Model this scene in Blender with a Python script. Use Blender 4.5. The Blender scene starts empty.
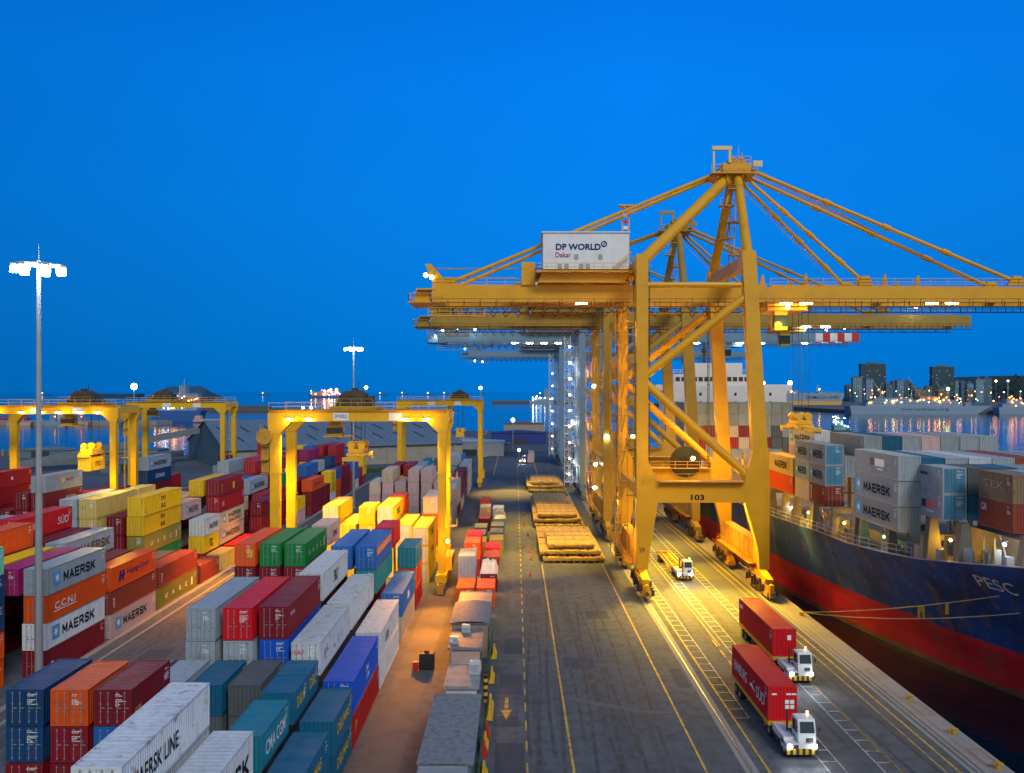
import bpy, math, random
from mathutils import Vector, Matrix
random.seed(11)
D = bpy.data
S = bpy.context.scene
COL = S.collection
R = math.radians

# ------------------------------------------------------------------ helpers
class MB:
    """collects simple solids; build() links them as ONE mesh object"""
    def __init__(s): s.v = []; s.f = []; s.m = []
    def face(s, pts, mi=0):
        n = len(s.v); s.v += [tuple(p) for p in pts]; s.f.append(tuple(range(n, n+len(pts)))); s.m.append(mi)
    def hexa(s, p, mi=0):
        n = len(s.v); s.v += [tuple(q) for q in p]
        for a in ((3,2,1,0),(4,5,6,7),(0,1,5,4),(1,2,6,5),(2,3,7,6),(3,0,4,7)):
            s.f.append(tuple(n+i for i in a)); s.m.append(mi)
    def box(s, x0, x1, y0, y1, z0, z1, mi=0):
        s.hexa([(x0,y0,z0),(x1,y0,z0),(x1,y1,z0),(x0,y1,z0),(x0,y0,z1),(x1,y0,z1),(x1,y1,z1),(x0,y1,z1)], mi)
    def bar(s, p, q, w, h=None, mi=0):
        h = h or w; p = Vector(p); q = Vector(q); d = (q-p).normalized()
        up = Vector((0,0,1)) if abs(d.z) < .95 else Vector((0,1,0))
        a = d.cross(up).normalized()*(w/2); b = a.cross(d).normalized()*(h/2)
        s.hexa([p-a-b, p+a-b, q+a-b, q-a-b, p-a+b, p+a+b, q+a+b, q-a+b], mi)
    def tube(s, p, q, r, r2=None, n=8, mi=0):
        r2 = r if r2 is None else r2; p = Vector(p); q = Vector(q); d = (q-p).normalized()
        up = Vector((0,0,1)) if abs(d.z) < .95 else Vector((0,1,0))
        a = d.cross(up).normalized(); b = a.cross(d).normalized(); k = len(s.v)
        for c, rr in ((p,r),(q,r2)):
            for i in range(n):
                t = 2*math.pi*i/n; s.v.append(tuple(c + a*math.cos(t)*rr + b*math.sin(t)*rr))
        for i in range(n):
            j = (i+1) % n; s.f.append((k+i,k+j,k+n+j,k+n+i)); s.m.append(mi)
        s.f.append(tuple(k+i for i in range(n-1,-1,-1))); s.m.append(mi)
        s.f.append(tuple(k+n+i for i in range(n))); s.m.append(mi)
    def prism(s, poly, ax, a, b, mi=0):
        def P(u, w, t): return (t,u,w) if ax == 'x' else ((u,t,w) if ax == 'y' else (u,w,t))
        k = len(s.v); n = len(poly)
        s.v += [P(u,w,a) for u,w in poly] + [P(u,w,b) for u,w in poly]
        s.f.append(tuple(range(k,k+n))); s.m.append(mi); s.f.append(tuple(range(k+2*n-1,k+n-1,-1))); s.m.append(mi)
        for i in range(n):
            j = (i+1) % n; s.f.append((k+i,k+n+i,k+n+j,k+j)); s.m.append(mi)
    def ball(s, c, r, n=8, mi=0, sz=1.0):
        k = len(s.v); rows = n//2
        for i in range(rows+1):
            th = math.pi*i/rows
            for j in range(n):
                ph = 2*math.pi*j/n
                s.v.append((c[0]+r*math.sin(th)*math.cos(ph), c[1]+r*math.sin(th)*math.sin(ph), c[2]+sz*r*math.cos(th)))
        for i in range(rows):
            for j in range(n):
                jj = (j+1) % n; s.f.append((k+i*n+j, k+(i+1)*n+j, k+(i+1)*n+jj, k+i*n+jj)); s.m.append(mi)
    def rail(s, pts, h=1.1, step=2.2, w=.06, mi=0):
        for a, b in zip(pts[:-1], pts[1:]):
            a = Vector(a); b = Vector(b); L = (b-a).length; n = max(1, int(L/step))
            for z in (h*.5, h): s.bar(a+Vector((0,0,z)), b+Vector((0,0,z)), w, w, mi)
            for i in range(n+1):
                p = a.lerp(b, i/n); s.box(p.x-w/2, p.x+w/2, p.y-w/2, p.y+w/2, p.z, p.z+h, mi)
    def mesh(s, name, mats):
        me = D.meshes.new(name); me.from_pydata(s.v, [], s.f)
        for m in mats: me.materials.append(m)
        if any(s.m): me.polygons.foreach_set('material_index', s.m)
        me.update(); return me
    def build(s, name, mats, parent=None, loc=None, rz=0, smooth=False):
        if not isinstance(mats, (list, tuple)): mats = [mats]
        return link(name, s.mesh(name, mats), parent, loc, rz, smooth)

def link(name, me, parent=None, loc=None, rz=0, smooth=False):
    o = D.objects.new(name, me); COL.objects.link(o); o.parent = parent
    if loc: o.location = loc
    o.rotation_euler = (0,0,rz)
    if smooth and me:
        for p in me.polygons: p.use_smooth = True
    return o
def tag(o, label, cat, group=None):
    o['label'] = label; o['category'] = cat
    if group: o['group'] = group
    return o
def thing(name, label, cat, loc=(0,0,0), rz=0, group=None):
    o = D.objects.new(name, None); COL.objects.link(o); o.location = loc; o.rotation_euler = (0,0,rz)
    o.empty_display_size = .5
    return tag(o, label, cat, group)
def kind(o, k): o['kind'] = k; return o
def copy_tree(o, parent=None):
    c = o.copy(); COL.objects.link(c)
    if parent: c.parent = parent
    for ch in list(o.children): copy_tree(ch, c)
    return c

# ------------------------------------------------------------------ materials
def nodes(name):
    m = D.materials.new(name); m.use_nodes = True; nt = m.node_tree
    return m, nt, nt.nodes, nt.links, nt.nodes['Principled BSDF']
def noise(N, L, scale, detail=4, coord='Object', rough=.55):
    tc = N.new('ShaderNodeTexCoord'); nz = N.new('ShaderNodeTexNoise')
    nz.inputs['Scale'].default_value = scale; nz.inputs['Detail'].default_value = detail; nz.inputs['Roughness'].default_value = rough
    if coord == 'World':
        g = N.new('ShaderNodeNewGeometry'); L.new(g.outputs['Position'], nz.inputs['Vector'])
    else: L.new(tc.outputs[coord], nz.inputs['Vector'])
    return nz
def ramp(N, L, src, stops):
    r = N.new('ShaderNodeValToRGB'); e = r.color_ramp.elements
    while len(e) < len(stops): e.new(.5)
    for i, (p, c) in enumerate(stops):
        e[i].position = p; e[i].color = (c,c,c,1) if isinstance(c, (int,float)) else (*c,1)
    L.new(src, r.inputs['Fac']); return r.outputs['Color']
def mix(N, L, fac, a, b, mode='MIX'):
    m = N.new('ShaderNodeMix'); m.data_type = 'RGBA'; m.blend_type = mode
    for i, x in ((0,fac),(6,a),(7,b)):
        if isinstance(x, (int,float)): m.inputs[i].default_value = x
        elif isinstance(x, tuple): m.inputs[i].default_value = (*x,1)
        else: L.new(x, m.inputs[i])
    return m.outputs[2]
MATS = {}
def paint(name, col, rough=.5, dirt=.25, scale=.6, metal=0, dcol=(.10,.07,.045)):
    if name in MATS: return MATS[name]
    m, nt, N, L, B = nodes(name)
    nz = noise(N, L, scale, 6, 'World')
    f = ramp(N, L, nz.outputs['Fac'], [(.45,0),(.75,dirt)])
    L.new(mix(N, L, f, col, dcol), B.inputs['Base Color'])
    B.inputs['Roughness'].default_value = rough; B.inputs['Metallic'].default_value = metal
    MATS[name] = m; return m
def emit(name, col, s):
    if name in MATS: return MATS[name]
    m, nt, N, L, B = nodes(name)
    B.inputs['Base Color'].default_value = (.1,.1,.1,1)
    B.inputs['Emission Color'].default_value = (*col,1); B.inputs['Emission Strength'].default_value = s
    MATS[name] = m; return m

YEL = paint('crane_yellow', (.72,.345,.002), .45, .22, .35, dcol=(.22,.10,.01))
YEL_UNLIT = paint('unlit_crane_yellow', (.34,.21,.02), .5, .3, .4)  # crane yellow with the shade put into its colour, for the unlit second crane
YEL2 = paint('yard_crane_yellow', (.72,.40,.002), .45, .2, .4, dcol=(.22,.11,.01))
DYEL = paint('machinery_yellow', (.5,.26,.02), .5, .45, 1.2)
MDRK = paint('dark_machinery', (.07,.045,.02), .55, .3, 1.2)
BLUG = paint('blue_grey_paint', (.13,.24,.34), .45, .2)
GREYP = paint('grey_paint', (.33,.35,.37), .5, .25)
LGREY = paint('pale_grey_paint', (.55,.56,.57), .5, .2)
WHITE = paint('white_paint', (.72,.73,.74), .45, .12)
DARK = paint('dark_steel', (.035,.033,.03), .5, .3)
BLACK = paint('black_rubber', (.012,.012,.013), .7, .2)
RED = paint('red_paint', (.5,.02,.02), .45, .15)
GALV = paint('galvanised_steel', (.38,.4,.41), .4, .2, metal=.4)
NAVY = paint('navy_paint', (.012,.022,.10), .4, .1)
INK = paint('dark_lettering', (.012,.016,.03), .5, 0)
WINK = paint('white_lettering', (.8,.8,.8), .5, 0)
YINK = paint('yellow_lettering', (.85,.5,.03), .5, 0)
RINK = paint('red_lettering', (.6,.03,.06), .5, 0)
MINK = paint('magenta_lettering', (.4,.02,.16), .5, 0)
BINK = paint('blue_lettering', (.015,.03,.16), .5, 0)
SKYB = paint('sky_blue_paint', (.05,.36,.66), .45, .05)
TAPE = paint('safety_yellow', (.75,.42,.02), .5, .3, 2)
ROPE = paint('rope', (.5,.38,.16), .8, .1)
for m_ in (INK,WINK,YINK,RINK,MINK,BINK): m_.node_tree.nodes['Principled BSDF'].inputs['Specular IOR Level'].default_value = .05; m_.node_tree.nodes['Principled BSDF'].inputs['Roughness'].default_value = .9
TARP = paint('white_tarpaulin', (.7,.68,.62), .6, .15)
CONC = paint('concrete', (.26,.25,.24), .8, .35, .35, dcol=(.13,.12,.11))
PINKW = paint('pink_render_wall', (.5,.33,.29), .8, .2)
ROOFG = paint('grey_sheet_roof', (.17,.185,.21), .7, .8, 2.2, dcol=(.06,.06,.065))
GREEN = paint('green_paint', (.02,.10,.05), .6, .3)
RUSTY = paint('rusty_hatch', (.44,.29,.07), .75, .9, 1.1, dcol=(.10,.06,.02))
ROCK = paint('breakwater_rock', (.10,.10,.10), .9, .5, .1)
WARML = emit('sodium_lamp', (1,.62,.16), 45)
WARMD = emit('sodium_lamp_dim', (1,.55,.12), 14)
COOLL = emit('white_lamp', (.85,.93,1), 60)
COOLD = emit('white_lamp_dim', (.8,.92,1), 22)
HEADL = emit('headlight', (.95,.97,1), 45)
REDL = emit('red_lamp', (1,.12,.06), 14)
GRNL = emit('green_lamp', (.2,1,.25), 14)
m, nt, N, L, B = nodes('dark_glass'); GLASS = m
B.inputs['Base Color'].default_value = (.02,.04,.05,1); B.inputs['Roughness'].default_value = .08

def cont_mat(name, wear):
    m, nt, N, L, B = nodes(name)
    oi = N.new('ShaderNodeObjectInfo'); tc = N.new('ShaderNodeTexCoord')
    add = N.new('ShaderNodeVectorMath'); add.operation = 'ADD'
    comb = N.new('ShaderNodeCombineXYZ'); mul = N.new('ShaderNodeMath'); mul.operation = 'MULTIPLY'; mul.inputs[1].default_value = 71
    L.new(oi.outputs['Random'], mul.inputs[0])
    for k in range(3): L.new(mul.outputs[0], comb.inputs[k])
    L.new(tc.outputs['Object'], add.inputs[0]); L.new(comb.outputs[0], add.inputs[1])
    def nz(scale, det=5, stretch=None):
        n = N.new('ShaderNodeTexNoise'); n.inputs['Scale'].default_value = scale; n.inputs['Detail'].default_value = det; n.inputs['Roughness'].default_value = .6
        src = add.outputs[0]
        if stretch:
            mp = N.new('ShaderNodeMapping'); mp.inputs['Scale'].default_value = stretch; L.new(src, mp.inputs['Vector']); src = mp.outputs[0]
        L.new(src, n.inputs['Vector']); return n.outputs['Fac']
    c = mix(N, L, ramp(N, L, nz(.5), [(.35,.0),(.75,.45)]), oi.outputs['Color'], (0,0,0), 'MIX') if 0 else oi.outputs['Color']
    # faded patches and vertical grime
    hs = N.new('ShaderNodeHueSaturation'); hs.inputs['Saturation'].default_value = 1.05; hs.inputs['Value'].default_value = 1.1
    L.new(c, hs.inputs['Color'])
    c = mix(N, L, ramp(N, L, nz(.35,3), [(.4,0),(.7,.6)]), c, hs.outputs['Color'])
    c = mix(N, L, ramp(N, L, nz(2.2,6,(1,1,.18)), [(.50,0),(.74,.30+.12*wear)]), c, (.07,.052,.042))
    # dust settled on upward faces
    g = N.new('ShaderNodeNewGeometry'); sx = N.new('ShaderNodeSeparateXYZ'); L.new(g.outputs['Normal'], sx.inputs[0])
    up = ramp(N, L, sx.outputs['Z'], [(.6,0),(.95,1)])
    dm = N.new('ShaderNodeMath'); dm.operation = 'MULTIPLY'; L.new(up, dm.inputs[0]); L.new(ramp(N, L, nz(.8,5), [(.4,.0),(.8,.16)]), dm.inputs[1])
    c = mix(N, L, dm.outputs[0], c, (.30,.28,.26))
    rust = ramp(N, L, nz(1.1,7), [(.62-.03*wear,0),(.72-.04*wear,.5+.15*wear)])
    c = mix(N, L, rust, c, (.16,.06,.025))
    L.new(c, B.inputs['Base Color']); B.inputs['Roughness'].default_value = .5; B.inputs['Specular IOR Level'].default_value = .3
    return m
CM = cont_mat('container_paint', 0); CW = cont_mat('weathered_container_paint', 1)
ROD = paint('locking_bar_steel', (.26,.26,.26), .4, .3, 3)

# ------------------------------------------------------------------ camera
FOC, CX, CY, H = 880.0, 515.0, 391.0, 29.0      # pinhole worked out from the yard's vanishing point
cam = D.cameras.new('camera'); co = D.objects.new('camera', cam); COL.objects.link(co)
cam.sensor_width = 36; cam.lens = 36*FOC/1024; cam.shift_x = -(CX-512)/1024; cam.shift_y = (CY-386.5)/1024
cam.clip_start = .5; cam.clip_end = 30000
co.location = (0,0,H); co.rotation_euler = (R(90),0,0); S.camera = co

# ------------------------------------------------------------------ world: dusk sky
w = D.worlds.new('World'); S.world = w; w.use_nodes = True
N, L = w.node_tree.nodes, w.node_tree.links; bg = N['Background']
sky = N.new('ShaderNodeTexSky'); sky.sky_type = 'NISHITA'; sky.sun_disc = False
sky.sun_elevation = R(-2); sky.sun_rotation = R(200); sky.air_density = 1; sky.ozone_density = 3
g = N.new('ShaderNodeTexCoord'); sx = N.new('ShaderNodeSeparateXYZ'); L.new(g.outputs['Generated'], sx.inputs[0])
elev = ramp(N, L, sx.outputs['Z'], [(0,(.0002,.165,.58)),(.07,(.0002,.185,.65)),(.2,(.0002,.205,.77)),(.33,(.0002,.195,.80)),(.45,(.0002,.15,.69)),(.7,(.02,.12,.36)),(1,(.05,.13,.28))])
back = N.new('ShaderNodeMath'); back.operation = 'MULTIPLY'; back.inputs[1].default_value = -1; L.new(sx.outputs['Y'], back.inputs[0])
west = ramp(N, L, back.outputs[0], [(.0,0),(.75,1)])          # afterglow in the half of the sky behind the camera
glow = ramp(N, L, sx.outputs['Z'], [(0,(.58,.58,.58)),(.35,(.50,.60,.68)),(1,(.12,.24,.38))])
side = ramp(N, L, N.new('ShaderNodeMath').outputs[0], [(0,.74),(.35,1.0),(.6,1.12),(1,.96)])
ma = side.node.inputs['Fac'].links[0].from_node; ma.operation = 'MULTIPLY_ADD'; L.new(sx.outputs['X'], ma.inputs[0]); ma.inputs[1].default_value = .8; ma.inputs[2].default_value = .5
elev = mix(N, L, 1.0, elev, side, 'MULTIPLY')
c = mix(N, L, west, elev, glow)
sc = N.new('ShaderNodeVectorMath'); sc.operation = 'SCALE'; sc.inputs['Scale'].default_value = .02; L.new(sky.outputs[0], sc.inputs[0])
c = mix(N, L, 1.0, c, sc.outputs[0], 'ADD')
L.new(c, bg.inputs['Color']); bg.inputs['Strength'].default_value = 1.0
sun = D.lights.new('afterglow_sun', 'SUN'); sun.energy = 1.5; sun.angle = R(16); sun.color = (1,.99,.97)
so = D.objects.new('afterglow_sun', sun); COL.objects.link(so); so.rotation_euler = (R(52),0,R(24))

S.view_settings.view_transform = 'Standard'; S.view_settings.look = 'None'; S.view_settings.exposure = 0.0; S.view_settings.gamma = 1
S.view_settings.use_curve_mapping = False
cy = S.cycles
cy.max_bounces = 5; cy.diffuse_bounces = 2; cy.glossy_bounces = 2; cy.transmission_bounces = 2
cy.caustics_reflective = False; cy.caustics_refractive = False
cy.sample_clamp_indirect = 3; cy.sample_clamp_direct = 0; cy.use_denoising = True; cy.use_adaptive_sampling = True; cy.adaptive_threshold = .02
cy.use_light_tree = True; cy.blur_glossy = 1.0

def lamp(loc, power, col=(1,.58,.14), target=None, size=100, r=.5, blend=.6):
    if target:
        l = D.lights.new('flood_light', 'SPOT'); l.spot_size = R(size); l.spot_blend = blend
    else: l = D.lights.new('point_light', 'POINT')
    l.energy = power; l.color = col; l.shadow_soft_size = r
    o = D.objects.new(l.name, l); COL.objects.link(o); o.location = loc
    if target:
        d = Vector(target)-Vector(loc); o.rotation_euler = d.to_track_quat('-Z','Y').to_euler()
    return o

# ------------------------------------------------------------------ lettering
_T = {}
STROKES = {'M':[(0,0,0,1),(0,1,.5,.25),(.5,.25,1,1),(1,1,1,0)],'A':[(0,0,.5,1),(.5,1,1,0),(.2,.32,.8,.32)],'E':[(0,0,0,1),(0,1,1,1),(0,.5,.85,.5),(0,0,1,0)],
 'R':[(0,0,0,1),(0,1,.75,1),(.75,1,.95,.85),(.95,.85,.95,.65),(.95,.65,.75,.47),(.75,.47,0,.47),(.5,.47,1,0)],'S':[(.98,.85,.75,1),(.75,1,.2,1),(.2,1,0,.8),(0,.8,.15,.56),(.15,.56,.85,.44),(.85,.44,1,.2),(1,.2,.8,0),(.8,0,.2,0),(.2,0,0,.16)],'K':[(0,0,0,1),(0,.42,.95,1),(.3,.58,1,0)]}
def stroke_mesh(s, w, h):
    """bold wide capitals drawn as flat strokes"""
    cw = w/len(s); th = min(.2*h, .19*cw); b = MB(); n = 0
    for i, ch in enumerate(s):
        x0 = i*cw+th*.5; sw = cw*.86-th; sh = h-th
        for (a, c, d, e) in STROKES[ch]:
            p = Vector((x0+a*sw, th/2+c*sh, 0)); q = Vector((x0+d*sw, th/2+e*sh, 0)); u = (q-p).normalized(); v = Vector((-u.y,u.x,0))*th*.5; p -= u*th*.42; q += u*th*.42; z = .0012*n; n += 1
            b.face([(p+v)+Vector((0,0,z)),(p-v)+Vector((0,0,z)),(q-v)+Vector((0,0,z)),(q+v)+Vector((0,0,z))])
    return b.mesh('lettering', [])
def text_mesh(s, w, h, bold=.0):
    k = (s, round(w,2), round(h,2), bold)
    if k in _T: return _T[k]
    if s == 'MAERSK': _T[k] = stroke_mesh(s, w, h); return _T[k]
    cu = D.curves.new('lettering', 'FONT'); cu.body = s; cu.size = 1; cu.offset = -bold if bold < 0 else min(bold,.045)*.28; cu.resolution_u = 3
    cu.space_line = .9
    o = D.objects.new('lettering', cu); COL.objects.link(o)
    dg = bpy.context.evaluated_depsgraph_get(); me = D.meshes.new_from_object(o.evaluated_get(dg))
    D.objects.remove(o); D.curves.remove(cu)
    xs = [v.co.x for v in me.vertices]; ys = [v.co.y for v in me.vertices]
    x0, x1, y0, y1 = min(xs), max(xs), min(ys), max(ys)
    for v in me.vertices:
        v.co.x = (v.co.x-x0)/(x1-x0)*w; v.co.y = (v.co.y-y0)/(y1-y0)*h; v.co.z = 0
    me.name = 'lettering'; _T[k] = me; return me
FACE = {'+x': (R(90),0,R(90)), '-x': (R(90),0,R(-90)), '-y': (R(90),0,0)}
def write(s, mat, parent, loc, w, h, face='+x', bold=.02, name='lettering'):
    me = text_mesh(s, w, h, bold)
    if not me.materials: me.materials.append(mat)
    o = D.objects.new(name, me); COL.objects.link(o); o.parent = parent; o.location = loc; o.rotation_euler = FACE[face]
    o.material_slots[0].link = 'OBJECT'; o.material_slots[0].material = mat
    return o
def panel(w, h, mat, parent, loc, face='+x', name='logo_panel'):
    b = MB(); b.box(0, w, 0, h, -.004, .004); o = b.build(name, mat, parent); o.location = loc; o.rotation_euler = FACE[face]; return o
def star(r, mat, parent, loc, face='+x'):
    b = MB(); pts = []
    for i in range(14):
        a = math.pi/2 + i*math.pi/7; q = r if i % 2 == 0 else r*.42; pts.append((q*math.cos(a), q*math.sin(a), 0))
    b.face(pts); o = b.build('star', mat, parent); o.location = loc; o.rotation_euler = FACE[face]; return o
# ------------------------------------------------------------------ ground, quay, road, water
def ground_mat():
    m, nt, N, L, B = nodes('asphalt')
    a = noise(N, L, .05, 5, 'World'); b = noise(N, L, .8, 6, 'World'); d = noise(N, L, 6, 4, 'World')
    c = mix(N, L, ramp(N, L, a.outputs['Fac'], [(.35,0),(.65,1)]), (.088,.104,.125), (.125,.132,.140))
    c = mix(N, L, ramp(N, L, b.outputs['Fac'], [(.46,0),(.7,.6)]), c, (.042,.046,.054))
    # oil and tyre streaks running along the quay
    g = N.new('ShaderNodeNewGeometry'); mp = N.new('ShaderNodeMapping'); mp.inputs['Scale'].default_value = (1.1,.02,1)
    L.new(g.outputs['Position'], mp.inputs['Vector']); st = N.new('ShaderNodeTexNoise'); st.inputs['Scale'].default_value = 1; st.inputs['Detail'].default_value = 5
    L.new(mp.outputs[0], st.inputs['Vector'])
    c = mix(N, L, ramp(N, L, st.outputs['Fac'], [(.5,0),(.7,.45)]), c, (.060,.066,.076))
    c = mix(N, L, ramp(N, L, d.outputs['Fac'], [(.55,0),(.8,.25)]), c, (.14,.13,.12))
    # squares of old paving
    br = N.new('ShaderNodeTexBrick'); br.inputs['Scale'].default_value = .12; br.inputs['Mortar Size'].default_value = .003
    br.inputs['Color1'].default_value = (.82,.82,.82,1); br.inputs['Color2'].default_value = (1.1,1.1,1.1,1); br.inputs['Mortar'].default_value = (.7,.7,.7,1)
    L.new(g.outputs['Position'], br.inputs['Vector'])
    c = mix(N, L, .3, c, br.outputs['Color'], 'MULTIPLY')
    L.new(c, B.inputs['Base Color']); B.inputs['Roughness'].default_value = .8; B.inputs['Specular IOR Level'].default_value = .18
    bp = N.new('ShaderNodeBump'); bp.inputs['Strength'].default_value = .25; bp.inputs['Distance'].default_value = .03
    L.new(d.outputs['Fac'], bp.inputs['Height']); L.new(bp.outputs[0], B.inputs['Normal'])
    return m
ASPH = ground_mat()
poly = [(-460,-60),(37.9,-60),(37.9,470),(30,640),(-45,640),(-62,430),(-150,402),(-460,398)]
b = MB(); b.prism(poly, 'z', -8, 0)
kind(b.build('ground', ASPH), 'structure')
# pale concrete apron strip along the quay edge, a cope with a step, concrete beams beside the rails
b = MB(); b.box(35.6, 37.86, -55, 470, .004, .10); kind(b.build('quay_cope', CONC), 'structure')
b = MB()
for xr in (18.05, 35.15):
    for s in (-1, 1): b.box(xr+s*.32-.2, xr+s*.32+.2, -55, 440, .004, .012)
kind(b.build('crane_rail_bed', CONC), 'structure')
b = MB()
for xr in (18.05, 35.15): b.box(xr-.10, xr+.10, -55, 440, .004, .010)
kind(b.build('rail_trench', DARK), 'structure')
b = MB()
for xr in (18.05, 35.15): b.box(xr-.035, xr+.035, -55, 440, .012, .05)
kind(b.build('crane_rail', GALV), 'structure')
b = MB(); b.box(-46.9,-46.2,70,300,.005,.18); b.box(-45.0,-44.6,60,190,.004,.009); kind(b.build('kerb', CONC), 'structure')
b = MB(); b.box(-12.2,-8.9,40,300,.004,.008); b.box(-36.6,-33.0-.6,95,300,.004,.008); kind(b.build('runway_strip', paint('worn_runway',(.10,.10,.105),.8,.8,.35,dcol=(.045,.045,.05))), 'structure')

def mark_mat(name, col):
    m, nt, N, L, B = nodes(name); a = noise(N, L, 1.6, 6, 'World')
    L.new(mix(N, L, ramp(N, L, a.outputs['Fac'], [(.46,0),(.66,.75)]), col, (.06,.06,.06)), B.inputs['Base Color']); B.inputs['Roughness'].default_value = .6
    return m
MY = mark_mat('yellow_road_paint', (.62,.36,.03)); MW = mark_mat('white_road_paint', (.5,.5,.47)); MR = mark_mat('red_road_paint', (.4,.06,.04))
b = MB(); Z = (.004,.008)
y = 40
while y < 260: b.box(.88,1.02,y,y+2.2,*Z); y += 4.4
b.box(4.4,4.6,40,147,*Z); b.box(14.5,14.68,40,147.5,*Z); b.box(4.4,4.6,178,184,*Z)
b.box(.86,.96,262,430,*Z); b.box(-8,8,300,300.5,*Z); b.box(-7.6,-7.3,300,420,*Z); b.box(7.6,7.9,262,420,*Z)
b.box(19.3,19.48,40,300,*Z); b.box(29.35,29.52,40,300,*Z); b.box(23.25,23.38,100,300,*Z)
b.box(32.75,32.87,40,200,*Z); b.box(33.75,33.95,40,300,*Z); b.box(14.9,15.0,180,300,*Z)
y = 72
while y < 104: b.box(22.9,23.05,y,y+2.6,*Z); y += 4
y = 96
while y < 260: b.box(14.9,15.02,y,y+.3,*Z) if y > 180 else None; y += 5
b.prism([(-.95,80),(-.62,80),(-.62,83.2),(-.95,83.2)],'z',*Z); b.prism([(-.785,77.6),(-.3,80),(-1.27,80)],'z',*Z)   # arrow
kind(b.build('yellow_lane_markings', MY), 'structure')
b = MB()
for x0, x1, ya, yb in ((19.5,20.7,78,300),(24.0,25.2,60,250),(28.2,29.33,40,240)):
    b.box(x1,x1+.1,ya,yb,*Z)
    if x0 != 19.5: b.box(x0-.1,x0,ya,yb,*Z)
    y = ya
    while y < yb: b.box(x0+.003,x1-.003,y,y+.14,*Z); y += 2.2
kind(b.build('white_ladder_markings', MW), 'structure')
b = MB(); b.box(36.2,36.27,40,200,.104,.108)
for yy in (78.5,88.6,68): b.box(36.4,37.5,yy,yy+.1,.104,.108); b.box(36.4,37.5,yy+3,yy+3.1,.104,.108); b.box(36.4,36.5,yy+.103,yy+2.997,.104,.108); b.box(37.4,37.5,yy+.103,yy+2.997,.104,.108)
kind(b.build('red_berth_markings', MR), 'structure')
b = MB(); b.prism([(4.8,82.5),(11.5,79.2),(14.2,79.0),(14.2,79.5),(11.5,80),(4.8,83.8)],'z',*Z); b.box(-3.2,-2.6,50,56,*Z)
kind(b.build('asphalt_repair_strip', paint('repair_asphalt', (.10,.10,.105), .8, .6, 1.5, dcol=(.055,.055,.06))), 'structure')

b = MB()
for q in ((-1.6,.75,66,72.5),(-1.9,.3,76,78.5),(-1.5,.7,84,90),(-1.2,.8,97,103),(5.2,8.4,92,95.5),(9.2,12.0,112,116),(1.4,3.6,118,125),(16.0,17.2,86,92),(25.4,27.4,100,104),(30,32,78,81),(-14.6,-12.6,60,66),(-41,-38,92,99)): b.box(q[0],q[1],q[2],q[3],.001,.0035)
kind(b.build('asphalt_patch', paint('patch_asphalt',(.045,.06,.08),.85,.5,1.0,dcol=(.03,.035,.04))), 'structure')
def tyre_mark(b, pts, w_, z):
    for s in (-1,1):
        for (x0,y0),(x1,y1) in zip(pts[:-1],pts[1:]): b.face([(x0+s*1.0-w_,y0,z+.0001*s),(x0+s*1.0+w_,y0,z+.0001*s),(x1+s*1.0+w_,y1,z+.0001*s),(x1+s*1.0-w_,y1,z+.0001*s)])
b = MB(); rr = random.Random(12)
for k in range(11):
    x = [2.6,6.4,9.0,11.6,22,26.5,31.2,7.6,3.2,-41,-43][k]; y0 = rr.uniform(60,80); n = 14; ph = rr.uniform(0,6)
    tyre_mark(b,[(x+.5*math.sin(ph+i*.35),y0+i*4.5) for i in range(n)],.16,.0045+.0003*k)
kind(b.build('tyre_marks', paint('tyre_rubber_marks',(.045,.047,.052),.8,.9,.7,dcol=(.10,.105,.115))), 'structure')
def water_mat():
    m, nt, N, L, B = nodes('harbour_water')
    B.inputs['Base Color'].default_value = (.0004,.006,.016,1); B.inputs['Roughness'].default_value = .06; B.inputs['IOR'].default_value = 1.33; B.inputs['Specular IOR Level'].default_value = .2
    a = noise(N, L, .06, 5, 'World'); c = noise(N, L, .5, 4, 'World')
    ad = N.new('ShaderNodeMath'); ad.operation = 'ADD'; L.new(a.outputs['Fac'], ad.inputs[0])
    ml = N.new('ShaderNodeMath'); ml.operation = 'MULTIPLY'; ml.inputs[1].default_value = .35; L.new(c.outputs['Fac'], ml.inputs[0]); L.new(ml.outputs[0], ad.inputs[1])
    bp = N.new('ShaderNodeBump'); bp.inputs['Strength'].default_value = .16; bp.inputs['Distance'].default_value = 1.0
    L.new(ad.outputs[0], bp.inputs['Height']); L.new(bp.outputs[0], B.inputs['Normal'])
    return m
b = MB(); b.face([(-14000,-200,-1.8),(14000,-200,-1.8),(14000,22000,-1.8),(-14000,22000,-1.8)])
kind(b.build('water', water_mat()), 'structure')
# ------------------------------------------------------------------ shipping containers
PAL = {'m':((.20,.008,.018),'maroon'),'r':((.36,.012,.014),'dark red'),'c':((.60,.006,.014),'bright red'),'o':((.75,.085,.006),'orange'),
 'y':((.80,.49,.002),'yellow'),'g':((.006,.22,.05),'green'),'l':((.24,.21,.03),'olive green'),'b':((.012,.13,.44),'blue'),'B':((.006,.10,.62),'vivid blue'),
 'n':((.006,.05,.15),'navy'),'t':((.012,.17,.23),'teal'),'w':((.55,.58,.60),'white'),'a':((.30,.36,.40),'grey'),'e':((.56,.44,.30),'beige'),
 'p':((.30,.015,.10),'magenta'),'k':((.56,.38,.37),'pale pink'),'i':((.16,.52,.36),'mint green'),'u':((.25,.045,.025),'brown red'),
 'd':((.10,.115,.12),'dark grey'),'s':((.008,.11,.20),'deep teal'),'T':((.02,.28,.27),'sea green'),'x':((.24,.16,.09),'rusty brown'),'z':((.29,.33,.35),'grey'),'q':((.62,.44,.12),'sand yellow')}
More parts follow.
